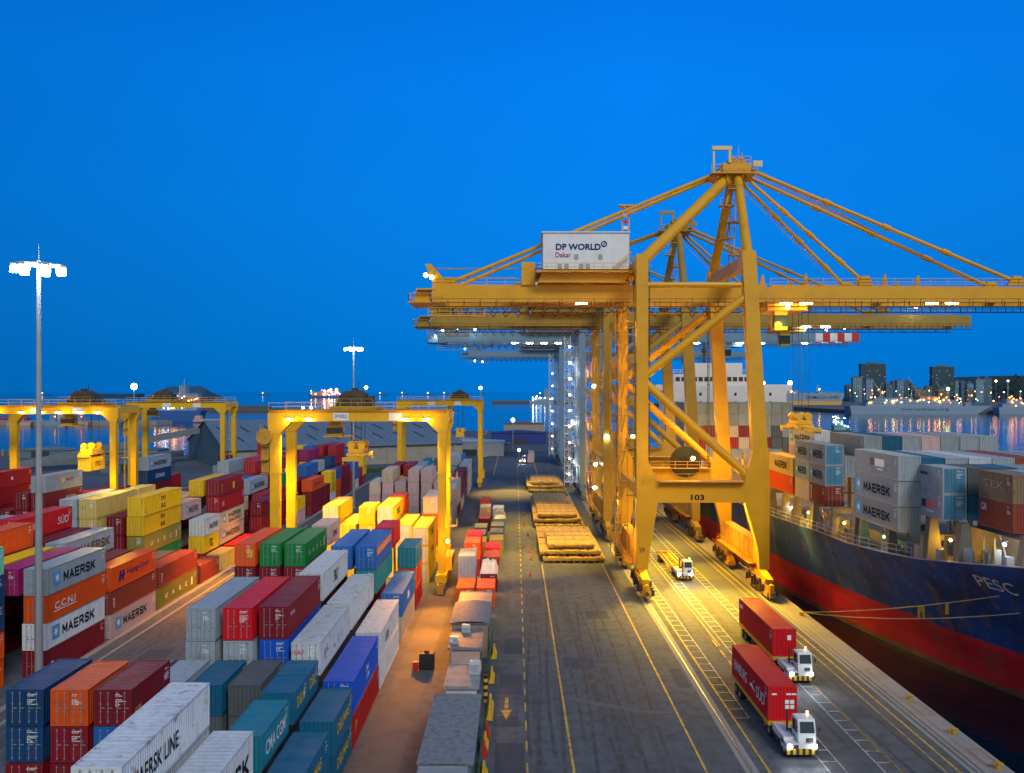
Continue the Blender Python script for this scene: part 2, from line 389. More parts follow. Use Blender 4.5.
ORD = ['first','second','third','fourth','fifth','sixth','seventh','eighth','ninth','tenth','eleventh','twelfth','thirteenth','fourteenth','fifteenth','sixteenth','seventeenth','eighteenth','nineteenth','twentieth','twenty-first','twenty-second','twenty-third','twenty-fourth']
_C = {}
def corr(b, p0, p1, z0, z1, nrm, depth=.045, per=.28):
    """corrugated wall from p0 to p1 (2D), bottom z0 to top z1, ribs pushed inwards along -nrm"""
    p0 = Vector(p0); p1 = Vector(p1); n = Vector(nrm); d = p1-p0; Ln = d.length; d = d/Ln; k = max(2, int(Ln/per)); st = Ln/k
    pts = []
    for i in range(k):
        for t, q in ((0,0),(.30,0),(.5,1),(.80,1)): pts.append(p0+d*(st*(i+t))-n*(depth*q))
    pts.append(p1)
    for a, c in zip(pts[:-1], pts[1:]): b.face([(a.x,a.y,z0),(c.x,c.y,z0),(c.x,c.y,z1),(a.x,a.y,z1)])
def body_mesh(L, h, lod, doors):
    k = ('body', round(L,2), round(h,2), lod, doors)
    if k in _C: return _C[k]
    b = MB(); W = 1.22; a = L/2; q = .14
    for sx in (-1,1):
        for sy in (-1,1):
            x0, x1 = sorted((sx*W, sx*(W-q))); y0, y1 = sorted((sy*a, sy*(a-q))); b.box(x0,x1,y0,y1,0,h)
        x0, x1 = sorted((sx*W, sx*(W-.09))); b.box(x0,x1,-a+q,a-q,0,.16); b.box(x0,x1,-a+q,a-q,h-.10,h)
    for sy in (-1,1):
        y0, y1 = sorted((sy*a, sy*(a-.09))); b.box(-W+q,W-q,y0,y1,0,.16); b.box(-W+q,W-q,y0,y1,h-.12,h)
    per = .28 if lod < 2 else .5
    for sx in (-1,1): corr(b, (sx*(W-.015),-a+q), (sx*(W-.015),a-q), .16, h-.10, (sx,0), .04, per)
    corr(b, (-W+q,a-.02), (W-q,a-.02), .16, h-.12, (0,1), .04, per)
    if not doors: corr(b, (-W+q,-a+.02), (W-q,-a+.02), .16, h-.12, (0,-1), .04, per)
    else: b.face([(-W+q,-a+.08,.16),(W-q,-a+.08,.16),(W-q,-a+.08,h-.12),(-W+q,-a+.08,h-.12)])
    n = int(L/(.5 if lod < 2 else 1.2)); st = (L-.18)/n; z = h-.035; pts = []
    for i in range(n):
        for t, dz in ((0,0),(.62,0),(.72,.018),(.9,.018)): pts.append((-a+.09+st*(i+t), z+dz))
    pts.append((a-.09, z))
    for p, r_ in zip(pts[:-1], pts[1:]): b.face([(-W+.09,p[0],p[1]),(W-.09,p[0],p[1]),(W-.09,r_[0],r_[1]),(-W+.09,r_[0],r_[1])])
    if lod == 2 and doors:
        for s in (-1,1):
            x0, x1 = sorted((s*.02, s*1.06)); b.box(x0,x1,-a+.02,-a+.07,.17,h-.13)
            for xx in (.3,.8): b.box(s*xx-.02,s*xx+.02,-a-.01,-a+.015,.2,h-.15,1)
    _C[k] = b.mesh('container_body', [CM,ROD]); return _C[k]
def door_mesh(h, s, rods):
    k = ('door', round(h,2), s, rods)
    if k in _C: return _C[k]
    b = MB(); x0, x1 = sorted((s*.015, s*1.07)); b.box(x0,x1,-.05,0,.17,h-.13)
    x2, x3 = sorted((s*.10, s*.99)); n = 4; st = (h-.5)/n
    for i in range(n): b.box(x2,x3,-.072,-.052,.25+st*i,.25+st*(i+.8))
    for i in range(4): b.box(s*1.0-.03 if s>0 else -1.03, 1.09 if s>0 else s*1.0-.03+.0+.02, -.06,-.052,.35+i*(h-.7)/3,.43+i*(h-.7)/3,0) if s>0 else b.box(-1.09,-.99,-.06,-.052,.35+i*(h-.7)/3,.43+i*(h-.7)/3,0)
    if rods:
        for xx in (.3,.78): b.box(s*xx-.02,s*xx+.02,-.115,-.076,.2,h-.16,1)
    _C[k] = b.mesh('door', [CM,ROD]); return _C[k]
def bar_mesh(h):
    k = ('bar', round(h,2))
    if k in _C: return _C[k]
    b = MB(); b.tube((0,0,.17),(0,0,h-.13),.022,n=6)
    for z in (.25,.9,1.4,h-.25): b.box(-.05,.05,-.02,.03,z,z+.07)
    b.box(-.02,.30,-.035,-.012,1.15,1.2); _C[k] = b.mesh('locking_bar', [ROD]); return _C[k]
def mark_mesh(v):
    k = ('mark', v)
    if k in _C: return _C[k]
    rr = random.Random(v); b = MB(); z = 0
    for i in range(6+v % 3):
        x = .18; e = .18+rr.uniform(.2,.72); 
        while x < e:
            wd = rr.uniform(.04,.10); b.face([(x,0,-z),(min(x+wd,e),0,-z),(min(x+wd,e),0,-z-.055),(x,0,-z-.055)]); x += wd+.025
        z += .10 if i != 1 else .25
    _C[k] = b.mesh('marking', [WINK]); return _C[k]
def logo_star(o, u, face, Lh, h):
    pass
NC = [0]; SMALL = {44861,45649,83595,142234,232245,260033,281371,314763,328030,369737,393656,403681,470643,552571,559114,574452,622257,678795,725107,842822,875797,1062009,1133536,1155919,1221954,1269690,1285175,1287105,1299787,1310890,1327346,1364982,1416475,1446967,1460866,1465154,1539388,1540936,1568990,1643273,1699924,1745846,1851984,1867418,1876605,1913420,1931836,1942389,1949096,1990096,1996133,2001419,2071839,2080742,2187355,2298272,2330717,2378322,2425133,2426904,2539595,2653320,2711876,2780598,2787416,2797892,2825590,2826551,2861262,2883015,2890449,2952955,3048184,3094987,3100368,3139413,3197452,3209209,3235823,3270807,3302904,3330021,3335268,3351874,3456429,3583026,3586066,3590266,3611371,3651583,3660148,3765036,3858613,3861086,3865494,3866010,3881212,3907293,3941825,3953082,3989714,4031439,4080120,4082167,4131969,4140318,4154245,4284192,4318057,4365111,4367848,4400320,4513286,4514174,4522132,4533290,4665728,4702605,4777347,4802542,4868061,4931354,4978006,4987337,4989047,5011431,5127151,5177943,5179818,5209347,5229631,5253084,5294285,5338318,5362769,5419493,5451937,5467573,5500710,5576355,5636135,5701972,5772814,5837889,5841031,5994775,6045224,6059859,6074711,6080407,6085511,6102289,6164133,6188283,6208855,6213385,6229122,6242212,6273498,6281236,6318062,6329827,6331949,6338944,6406614,6430669,6434379,6452944,6566238,6579594,6590796,6595814,6641131,6665636,6676235,6693875,6796563,6809866,6835723,6930043,6992707,7056614,7062837,7075096,7079795,7115116,7258720,7272267,7302182,7322366,7408324,7430011,7440207,7512398,7541949,7544351,7566899,7582143,7627806,7635397,7660074,7685602,7819643,7859066,7926460,7943115,7972006,8023754,8048647,8069989,8097067,8098739,8132889,8145242,8169270,8207959,8239897,8243942,8296275,8302013,8342124,8384358,8479010,8598044,8701107,8745290,8802528,8860925,8873367,8873663,8883547,8998268,9011708,9032328,9047848,9141279,9171493,9184619,9194734,9207058,9229972,9231865,9265817,9336702,9345023,9404748,9424983,9490977,9507243,9552304,9558317,9654562,9706535,9745442,9814564,9837428,9857591,9889685}; STUFF = []
import zlib
SEEN = []
GROUPS = {}
def cont(xl, y0, z0, L, col, label, group, h=2.7, doors=True, lod=None, wear=0, texts=(), face='+x', tint=None, rz=0):
    NC[0] += 1; key = zlib.crc32(('%d %d %d' % (round(xl*2), round(y0*2), round(z0*2))).encode()) % 9999991; SEEN.append(key)
    if key in SMALL: STUFF.append((xl, y0, z0, L, col, h, doors)); return None
    rr = random.Random(NC[0]*7+3)
    c = PAL[col][0]; v = rr.uniform(.85,1.12); cc = (*[min(1,x*v) for x in c],1)
    if lod is None: lod = 0 if y0 < 112 else (1 if y0 < 175 else 2)
    x, y = xl+1.22, y0+L/2
    if lod == 0:
        t = thing('shipping_container', label, 'shipping container', (x,y,z0), rz, group)
        bo = link('body', body_mesh(L,h,0,doors), t)
    else:
        t = bo = tag(link('shipping_container', body_mesh(L,h,lod,doors), None, (x,y,z0), rz), label, 'shipping container', group)
    objs = [bo]
    if lod < 2 and doors:
        for s in (-1,1):
            d = link('door', door_mesh(h,s,lod == 1), t, (0,-L/2+.07,0)); objs.append(d)
            if lod == 0:
                for xx in (.3,.78): link('locking_bar', bar_mesh(h), d, (s*xx,-.10,0))
        if lod == 0 or rr.random() < .6: link('lettering', mark_mesh(rr.randrange(5)), t, (0,-L/2-.012,h-.28))
    for o in objs:
        o.color = cc
        if wear: o.material_slots[0].link = 'OBJECT'; o.material_slots[0].material = CW
    sx = 1 if face == '+x' else -1
    if lod < 2:
        q_ = link('lettering', mark_mesh(rr.randrange(5)), t, (sx*1.235, (L/2-1.15) if sx > 0 else -L/2+1.15, h-.3)); q_.rotation_euler = FACE['+x' if sx > 0 else '-x'] if 0 else ((0,0,R(90)) if sx > 0 else (0,0,R(-90)))
    for T in texts:
        s, mat, u, wd, zz, hh = T[:6]; bold = T[6] if len(T) > 6 else .03
        f = T[7] if len(T) > 7 else face
        if f == '-y': loc = (u, -L/2-.02, zz)
        else: loc = (sx*1.232, -sx*L/2 + sx*u, zz) if sx > 0 else (-1.232, L/2-u, zz)
        if s == '*':
            P = panel(wd, hh, SKYB, t, loc, f); star(wd*.36, WINK, P, (wd/2,hh/2,.008), f).rotation_euler = (0,0,0)
        elif s == '#': panel(wd, hh, mat, t, loc, f)
        elif s == 'HL':
            b = MB()
            for k in range(2): b.face([(k*wd*.5,0,0),(k*wd*.5+wd*.34,0,0),(k*wd*.5+wd*.5,hh,0),(k*wd*.5+wd*.16,hh,0)])
            b.face([(0,hh*.36,.001),(wd,hh*.36,.001),(wd*1.05,hh*.62,.001),(wd*.1,hh*.62,.001)])
            o = b.build('emblem', mat, t); o.location = loc; o.rotation_euler = FACE[f]
        else: write(s, mat, t, loc, wd, hh, f, bold)
    return t
def MAE(L, ink=None, h=2.7, k=1.0):          # emblem and long lettering
    ink = ink or INK
    return [('*',None,L*.09,L*.115,h*.28,h*.52), ('MAERSK',ink,L*.25,L*.56*k,h*.30,h*.38,.045)]
def UASC(L, mat): 
    return [(ch,mat,L*(.16+.17*i),L*.055,.95,.62,.05) for i, ch in enumerate('UASC')]+[('#',mat,L*.84,L*.03,.7,1.1)]

ST = {}     # block -> list of stacks
def stack(blk, row, y0, L, cols, h=2.75, opt=None, only=None, **kw):
    ST.setdefault(blk, []).append(dict(row=row, y0=y0, L=L, cols=cols, h=h, opt=opt or {}, only=only, kw=kw))
XA = [-15.55,-18.5,-21.4,-24.3,-27.3,-30.2,-33.1]
XB = [-49.75-2.9*i for i in range(7)]
XC = [-82.45-2.9*i for i in range(7)]
A = lambda *a, **k: stack('A', *a, **k)
Bk = lambda *a, **k: stack('B', *a, **k)
Ck = lambda *a, **k: stack('C', *a, **k)
# --- middle block, nearest bays
DEL = [('DELMAS',YINK,1.2,4.0,1.0,.75,.03)]
A(6,57.2,6.6,'dmnn',h=2.41); A(5,57.2,6.1,'dmmo',h=2.41,wear={3}); A(4,57.2,6.4,'mmbm',h=2.41,opt={3:[('HUBL',YINK,.5,1.1,.5,.5,.03),('TEX',WINK,5.2,.9,1.2,.35)]})
A(2,42.4,12.3,'wtww',h=2.73,opt={3:[('MAERSK LINE',INK,1.2,6.0,.8,.95,.04)]},wear={3,2})
A(1,41.8,12.2,'tsw',h=2.73,opt={2:[('MAERSK',INK,3.0,8.4,.5,1.25,.05)]})
A(1,55.9,6.6,'sst',h=2.37,opt={2:[('CMA CGM',WINK,.9,4.7,.65,.95,.04)]},nd=1)
A(0,54.2,7.4,'ss',h=2.6,opt={1:DEL,0:DEL},nd=1); A(0,63.5,7.2,'ss',h=2.6,opt={1:[('DELMAS',YINK,1.4,4.6,1.0,.8,.03)],0:[('DELMAS',YINK,1.4,4.6,1.0,.8,.03)]},nd=1)
A(1,64.0,3.8,'dss',h=2.37,opt={2:[('DELM',YINK,.8,2.3,.9,.8,.03)]},nd=1); A(1,67.95,3.7,'dss',h=2.37,opt={2:[('DEL',YINK,.8,2.0,.9,.8,.03)]},nd=1)
A(2,65.7,6.06,'ddd',h=2.37,nd=1,tint='s'); A(3,65.7,6.06,'dds',h=2.37,nd=1); A(4,65.7,6.06,'dda',h=2.37,nd=1); A(5,66,6.06,'ddd',h=2.37,nd=1)
# second bay of forty-footers
A(0,71.4,13.2,'rB',opt={1:[('CMA',WINK,6.2,1.5,1.4,.55),('CGM',WINK,6.4,1.5,.7,.5)],0:[('P',YINK,.9,.7,1.0,.9)]}); A(1,72.7,13,'bbw',opt={2:[('c.i.',RINK,1.5,1.7,1.25,.7,.06),('SAF',RINK,-1.0,.85,1.7,.4,.05,'-y')]},wear={2})
A(2,73.6,12.4,'aaBm',opt={3:[('TRITON',WINK,.7,1.5,1.7,.3)]}); A(3,73.2,12.4,'aaac'); A(4,73,12.4,'aaaa',wear=())
A(0,85.8,13.6,'ww',wear={1},opt={1:[('SUDU',INK,3.2,2.6,.8,.9,.04)]}); A(1,86.6,13.4,'btw',wear={2}); A(2,87,12.8,'aatw',opt={3:[('P&O',INK,5.2,2.2,.7,1.3,.06)]}); A(3,87,12.4,'mmk'); A(4,87,12.4,'ma')
A(0,102.2,13,'eb',opt={1:[('CMA',WINK,5,2.0,.9,.9)]}); A(1,102,13,'ttTb',opt={3:[('#',paint('orange_reflection',(.75,.16,.05),.5,.1),.6,11.6,1.5,.8)]}); A(2,102,13,'bbbb'); A(3,102,12.6,'mu');  # long orange panel paints a reflection on the blue container's side
G4 = UASC(12.3,WINK)
A(4,104,12.3,'mmmg',opt={3:G4}); A(5,104,12.3,'mmmg'); A(6,104,12.3,'mmmo',opt={3:[('#',YINK,.25,.32,1.5,.35,0,'-y'),('#',YINK,.62,.32,1.5,.35,0,'-y'),('#',YINK,.25,.32,1.05,.35,0,'-y'),('#',YINK,.62,.32,1.05,.35,0,'-y')]})
A(0,116.6,7.6,'rot',opt={}); A(1,116.2,7,'mcrc'); A(4,118,7,'kmmk',opt={3:[('ONE',INK,2,3,.8,.9,.03)]}); A(5,118,7,'mmt'); A(2,117,12.4,'mm'); A(3,117,12.4,'mkm'); A(6,118,12.4,'mm')
YT = [('msc',INK,4.5,3.5,.8,1.0,.03)]
A(0,133.6,12.4,'yyy',opt={2:YT,1:YT},wdoor=1); A(1,136.6,12.4,'yyy',wdoor=1); A(2,137,12.3,'yyyy',opt={3:YT},wdoor=1); A(3,137,12.4,'yyy'); A(4,137,12.4,'yyy'); A(5,138,12.3,'yyyy',wdoor=1); A(6,138,12.3,'my')
A(3,137.2,6.1,'y',only='top3',opt={0:[('msc',INK,2,2.2,.8,1.0,.03)]})
A(0,149,12.4,'yook'); A(2,151,6.2,'oooo'); A(1,151,12.4,'ko'); A(3,152,12.4,'kk'); A(4,152,12.4,'ke')
A(0,170,12.4,'ek'); A(0,186,12.4,'aae'); A(0,200.5,12.4,'mka')
for r_, n, cs in ((6,3,'eke'),(5,4,'ekke'),(4,3,'kkk'),(3,4,'kkkk'),(2,4,'kkkk'),(1,3,'krk')): A(r_,200,12.4,cs)
A(6,214,12.4,'er'); A(5,214,12.4,'rrrr'); A(4,214,12.4,'rrrr'); A(3,214,12.4,'kkka'); A(2,214,12.4,'kka'); A(1,214,12.4,'ak'); A(0,215,12.4,'emm')
A(0,229,12.4,'dmm'); A(1,230,12.4,'dda'); A(0,243,12.4,'kea'); A(1,245,12.4,'aaaa'); A(0,258,12.4,'aaa'); A(2,232,12.4,'dddd')
# --- left block
Bk(1,74,12.5,'oonni'); Bk(0,89,12.6,'mwoa',opt={3:MAE(12.6,h=2.7),1:MAE(12.6,h=2.7),2:[('C.C.N.I',WINK,1.4,4.2,1.0,.75,.05),('#',WINK,1.2,4.6,.78,.09)],0:[('#',WINK,.8,.45,.6,.8)]})
Bk(1,89,12.6,'mmrp'); Bk(2,89,12.6,'mmmy'); Bk(3,90,12.3,'mmmmo'); Bk(2,74,12.5,'ou')
Bk(0,103,12.8,'kuo',opt={2:[('HL',BINK,2.0,1.6,.75,1.2),('Hapag-Lloyd',BINK,4.3,6.4,.95,.95,.025)],1:[('TEX',WINK,.6,.5,.7,1.1,.02)],0:MAE(12.8,h=2.7,k=.95)})
Bk(1,103,12.8,'muu'); Bk(2,104,12.5,'mmra',opt={3:[('MAERSK',paint('warm_lit_lettering',(.16,.07,.04),.5,0),3.6,7.8,.7,1.15,.045)]}); Bk(3,104,12.5,'mmmm'); Bk(4,104,13,'mmmmc',opt={4:[('HAMBURG',WINK,.7,4.2,.9,.85,.01),('SÜD',WINK,9.4,2.6,.8,1.15,.01)],3:[]}); Bk(5,104,12.5,'wwwm')  # grey container's dark letters turned brown for the warm light on them
Bk(0,117,14,'lu',opt={0:UASC(14,WINK),1:[('TEX',WINK,.7,.5,.6,1.2,.02)]}); Bk(0,132.3,8.2,'u'); Bk(0,142,6.6,'q',opt={0:[('#',YINK,5.6,.5,.4,1.9)]}); Bk(0,150,12.6,'c'); Bk(0,165,12.4,'mrm')
Bk(1,117,13,'md'); Bk(1,142,7.2,'ryw',opt={2:[('MAERSK',INK,2.6,4.0,.8,.9,.03)],1:[('msc',INK,2.7,1.6,.6,1.4,.04)]}); Bk(1,150,13,'eeerm',opt={1:MAE(13),2:[('*',None,1.2,1.5,.75,1.4),('MAERSK',INK,4.0,7.0,1.35,.75,.03),('SEALAND',INK,4.0,7.0,.45,.7,.03)],4:[('#',YINK,6.6,1.0,.7,1.2),('m',YINK,.7,.4,.5,1.6)],3:[('#',paint('pink_patch',(.6,.25,.25),.5,0),.8,1.2,.9,.9)]})
Bk(2,126,14,'dglyy',opt={4:[('m\nsc',INK,6.0,1.7,.5,1.7,.05)],3:[('m\nsc',INK,6.0,1.7,.5,1.7,.05)],2:UASC(14,WINK)}); Bk(2,141.6,7.4,'rnkk',opt={3:MAE(7.4),2:[('#',WINK,1,.9,1.6,.7)],1:[('SAFMARINE',WINK,1.2,5.0,1.1,.7,.03),('#',WINK,2.4,2.2,2.0,.12)]}); Bk(2,150,13,'mmmay')
Bk(3,126,13,'mmmm'); Bk(3,140,12.6,'memq'); Bk(3,154,12.6,'mmme'); Bk(4,124,13,'mmyqq'); Bk(4,138,6.2,'myyqq'); Bk(5,124,13,'mmmaa'); Bk(5,138,12.6,'mmem'); Bk(4,146,12.6,'mmeq'); Bk(5,152,12.6,'mmma'); Bk(4,160,12.6,'mmmm')
Bk(1,176,12.6,'mmr'); Bk(2,176,13,'mmua',opt={3:MAE(13)}); Bk(2,164,11,'mme'); Bk(0,192,6.3,'ky'); Bk(1,190.5,6.5,'mmrg',opt={3:[('d',WINK,3.6,1.2,.5,1.4,.05)]}); Bk(0,205,12.8,'mmo',opt={2:[('HL',BINK,2.6,1.2,.8,1.0),('Hapag-Lloyd',BINK,4.6,6,1,.8,.02)]})
Bk(0,219,6.2,'mm'); Bk(0,226,6.2,'wyy',opt={2:[('m\nsc',INK,2.6,1.4,.6,1.5,.05)],1:[('m\nsc',INK,2.6,1.4,.6,1.5,.05)]}); Bk(0,233,6.2,'oob'); Bk(0,240,12.5,'mmm'); Bk(0,253.5,6.2,'ur'); Bk(0,260,6.2,'wbb'); Bk(0,267,6.2,'mr'); Bk(0,274,6.2,'uyy')
Bk(1,198,12.4,'mmm'); Bk(1,212,12.4,'mmmb'); Bk(1,226,6.2,'mmma'); Bk(1,233,6.2,'mmn'); Bk(1,240,6.2,'bbbn'); Bk(1,247,12.4,'mmmrr'); Bk(1,261,12.4,'mmmb')
Bk(2,190,12.4,'mmmm'); Bk(2,204,12.4,'mmmym'); Bk(2,218,6.2,'mmyy'); Bk(2,226,12.4,'mmmmp'); Bk(2,244,6.2,'mmmmr'); Bk(2,252,12.4,'mmtwr')
Bk(3,190,12.4,'mmmmr'); Bk(3,204,12.4,'mmmp'); Bk(3,244,6.2,'mmmmb'); Bk(3,218,12.4,'mmmmm'); Bk(4,244,6.2,'mmmmy'); Bk(4,200,12.4,'mmmrc'); Bk(4,214,12.4,'mmmma')
Bk(5,190,12.4,'mmmaa'); Bk(4,176,12.4,'mmmb'); Bk(3,168,12.4,'mmmn'); Bk(3,181,8,'mmmb')
# --- far left block
Ck(0,150,12.8,'mmmma',h=2.9,opt={4:[('#',NAVY,5.2,1.3,1.2,.8),('P&O',WINK,5.35,1.0,1.4,.4,.04),('Nedlloyd',RINK,6.6,2.9,1.25,.7,.04)],3:[('SÜD',WINK,7,3.4,.7,1.1,.01)]}); Ck(4,154,12.8,'mmmrr',h=2.9,opt={4:[('#',WINK,6,.5,1.2,.6)]})
Ck(0,134,12.4,'mww',h=2.8); Ck(1,134,12.4,'mwa',h=2.8); Ck(2,134,12.4,'mma',h=2.8); Ck(3,140,6.2,'mmtt',h=2.8); Ck(1,150,12.4,'mmmm',h=2.9); Ck(2,150,12.4,'mmm',h=2.9); Ck(0,118,12.4,'mmw',h=2.5); Ck(-1,118,12.4,'mmm',h=2.6)
Ck(0,192,12.8,'mmmna',h=2.9,opt={4:MAE(12.8),3:[('CRONOS',WINK,4,5,.9,.9,.03)]}); Ck(1,178,12.4,'mmr',h=2.9); Ck(2,178,12.4,'mrr',h=2.9); Ck(0,178,12.4,'ou',h=2.9); Ck(3,178,12.4,'mm',h=2.9)
Ck(0,240,12.4,'mma',h=2.9); Ck(-1,236,6.2,'mtmm',h=2.9); Ck(1,206,12.4,'mmr',h=2.9); Ck(-1,206,12.4,'na',h=2.9); Ck(-2,262,12.4,'mmmcr',h=2.9); Ck(-3,262,12.4,'mmmna',h=2.9)

def look(T):
    k = [q[0] for q in T]
    return 'star-emblem ' if '*' in k else ('lettered ' if any(len(q) > 2 for q in k) else ('marked ' if k else ''))
def covered(blk, s, t):
    """both its camera-side faces stand against other containers of the same height or taller"""
    ya, yb = s['y0'], s['y0']+s['L']; side = 0; front = False
    for o in ST[blk]:
        if o is s or o['only']: continue
        top = len(o['cols'])*o['h']; mine = (t+1)*s['h']-.6
        if top < mine: continue
        a, c = o['y0'], o['y0']+o['L']
        if o['row'] == s['row']-1: side += max(0, min(yb,c)-max(ya,a))
        if o['row'] == s['row'] and -1 < ya-c < 3.2: front = True
    return front and side > .8*s['L']
ROWN = {'A':'middle yard','B':'left yard','C':'outer yard'}
for blk, XX in (('A',XA),('B',XB),('C',XC)):
    rows = sorted({s['row'] for s in ST[blk]})
    for s in ST[blk]:
        same = sorted(o['y0'] for o in ST[blk] if o['row'] == s['row'] and not o['only'])
        n = len(s['cols'])
        for t in range(n):
            base = 3 if s['only'] else 0
            if t < n-1 and not s['only'] and covered(blk, s, t): continue
            k = rows.index(s['row']); rowp = 'row beside road' if k == 0 else '%s row from road' % ORD[k]
            bay = ORD[min(same.index(s['y0']), 23)] if not s['only'] else 'the'
            col = s['cols'][t]; cn = PAL[col][1]
            tp = 'topmost' if t == n-1 else ('bottom' if t == 0 else ORD[t]+' tier')
            if s['only']: lab = 'lone short yellow container perched on the fourth tier, middle yard'
            else: lab = '%s %scontainer, %s of %s stack in %s, %s' % (cn, look(s['opt'].get(t, ())), tp, bay, rowp, ROWN[blk])
            kw = s['kw']; wear = 1 if (kw.get('wear') and t in kw['wear']) else 0
            x = (XX[s['row']] if s['row'] >= 0 else XX[0]-2.9*s['row']); rr = random.Random(int(s['y0']*10)+t*7+s['row'])
            c = cont(x+rr.uniform(-.05,.05), s['y0']+rr.uniform(-.08,.08), (base+t)*s['h']+.004*t+.002, s['L'], col, lab, 'containers stacked in the %s' % ROWN[blk],
                 rz=R(rr.uniform(-.25,.25)), h=s['h']-.05, doors=not kw.get('nd'), wear=wear, texts=s['opt'].get(t, ()))
            if kw.get('wdoor') and c:
                for ch in c.children:
                    if ch.name.startswith('door'): ch.color = (.62,.5,.5,1)
            if kw.get('tint') and t < n: pass
# ------------------------------------------------------------------ yard gantry cranes (rubber tyred)
def wheel(b, c, r, wd, ax='y', tm=0, hm=1):
    d = {'x':Vector((1,0,0)),'y':Vector((0,1,0))}[ax]*wd/2; c = Vector(c)
    b.tube(c-d, c+d, r, n=14, mi=tm); b.tube(c-d*1.05, c+d*1.05, r*.5, n=10, mi=hm)
def rtg(label, xr, y0, wb, lit=True, trol=-14.0, top=26.3, span=24.2, sign=None):
    t = thing('yard_gantry_crane', label, 'gantry crane', (xr, y0, 0), 0, 'gantry cranes over the container yard')
    xl = -span; gt, gb = top-.1, top-2.3
    for x in (xl, 0):
        wx = 1.5 if x else 1.2
        for k, y in ((0,0),(1,wb)):
            b = MB(); b.prism([(x-wx*.42,2.6),(x+wx*.42,2.6),(x+wx/2,gb),(x-wx/2,gb)],'y',y-.55,y+.55)
            for z in range(5, 24, 4): b.box(x-wx/2-.04,x+wx/2+.04,y-.58,y+.58,z,z+.12)
            b.build('leg', YEL2, t)
        b = MB(); b.box(x-.75,x+.75,-2.2,wb+2.2,1.5,2.6); b.build('sill_beam', YEL2, t)
        for y in (-1.4, wb+1.4):
            b = MB(); b.box(x-.5,x+.5,y-1.9,y+1.9,.75,1.498,2)
            for dy in (-1.1,1.1): wheel(b,(x,y+dy,.78),.78,.55,'x',0,1)
            for dy in (-2.0,2.0): b.box(x-.45,x+.45,y+dy-.05,y+dy+.05,.2,.75,2)
            b.build('wheel_bogie', [BLACK,YEL2,DYEL], t)
    for y in (0, wb):
        b = MB()
        b.prism([(xl-1.0,gb),(xl-1.0,gt-.4),(xl-.6,gt),(1.0-.4,gt),(1.0,gt-.4),(1.0,gb),(.7,gb-.9),(-.7,gb-.9),(-2.2,gb+.6),(xl+2.4,gb+.6),(xl+.8,gb-1.2),(xl-.8,gb-1.2)],'y',y-.62,y+.62)
        g_ = b.build('girder', YEL2, t)
        b = MB(); b.rail([(xl-.8,y-.85,gt),(.8,y-.85,gt)],1.1,2.4,.05); b.box(xl-.8,.8,y-1.0,y-.63,gt-.06,gt-.01); b.build('railing', YEL2, g_)
    for x in (xl-.6, .6):
        b = MB(); b.box(x-.35,x+.35,.63,wb-.63,gb+.7,gt-.1); b.build('end_tie', YEL2, t)
    # trolley with machinery house, cab below
    tr = thing_part('trolley', t, (trol,wb/2,gt+.06))
    b = MB(); b.box(-3.2,3.2,-wb/2-.4,wb/2+.4,0,.5); b.box(-2.6,2.4,-2.6,2.6,.503,1.1,1); b.tube((-1.2,-1.8,1.5),(-1.2,1.8,1.5),.75,n=12,mi=1)
    b.prism([(-2.4,1.1),(1.6,1.1),(1.5,2.3),(.7,2.8),(-1.4,2.8),(-2.3,2.2)],'y',-1.6,1.6,2); b.box(1.8,2.6,-1.8,1.2,.5,2.0,1); b.box(-3.0,-2.5,-1.2,1.5,.5,1.7,0); b.bar((.2,.4,2.8),(.2,.4,4.2),.12,None,1); b.box(-.6,.4,-1.2,-.4,2.8,3.2,1); b.rail([(-3.1,-wb/2-.3,.5),(3.1,-wb/2-.3,.5)],1.1,1.4,.05)
    for x in (-2.2,-.6,1): b.box(x,x+.7,-1.63,-1.6,1.4,2.1,1)
    b.build('hoist_house', [DYEL,DARK,MDRK], tr)
    b = MB(); b.box(-4.2,-2.0,-1.6,.6,-3.9,-2.3); b.box(-4.25,-1.95,-1.65,-.6,-3.6,-2.7,1); b.box(-4.0,-2.4,-.6,.2,-2.3,-.02); b.box(-4.6,-.6,-2.0,.9,-4.1,-3.903); b.build('operator_cab', [YEL2,GLASS], tr)
    # engine box, ladders, cable reel, sign plates
    b = MB(); b.box(xl-.9,xl+.9,2.0,wb-2,2.62,5.0); b.box(xl+.903,xl+.95,2.6,wb-2.6,3.1,4.5,1); b.build('engine_house', [YEL2,DARK], t)
    b = MB(); b.box(.2,1.3,1.5,wb-1.5,2.62,4.6); b.box(1.303,1.33,2,wb-2,3,4.2,1); b.build('electrical_cabinet', [YEL2,DARK], t)
    b = MB()
    for s in (-.22,.22): b.bar((.95,wb/2+s-2,2.6),(.95,wb/2+s-2,gb),.05)
    z = 3
    while z < gb: b.bar((.95,wb/2-2.22,z),(.95,wb/2-1.78,z),.04); z += .45
    for z in (9,16): b.box(.7,2.0,wb/2-3,wb/2-1,z,z+.08); b.rail([(2.0,wb/2-3,z),(2.0,wb/2-1,z)],1.0,1,.05)
    b.build('ladder', YEL2, t)
    b = MB(); b.tube((xl-1.4,-1.2,22.4),(xl-1.4,-.8,22.4),1.15,n=16); 
    for z in range(17,24,2): b.box(xl-2.0,xl-.9,-.9,.6,z,z+.12); 
    b.rail([(xl-2.0,-.9,23.1),(xl-2.0,.6,23.1)],1,.8,.05); b.box(xl-2.05,xl-.9,-.2,.4,17.2,22.9); b.build('cable_reel', DYEL, t)
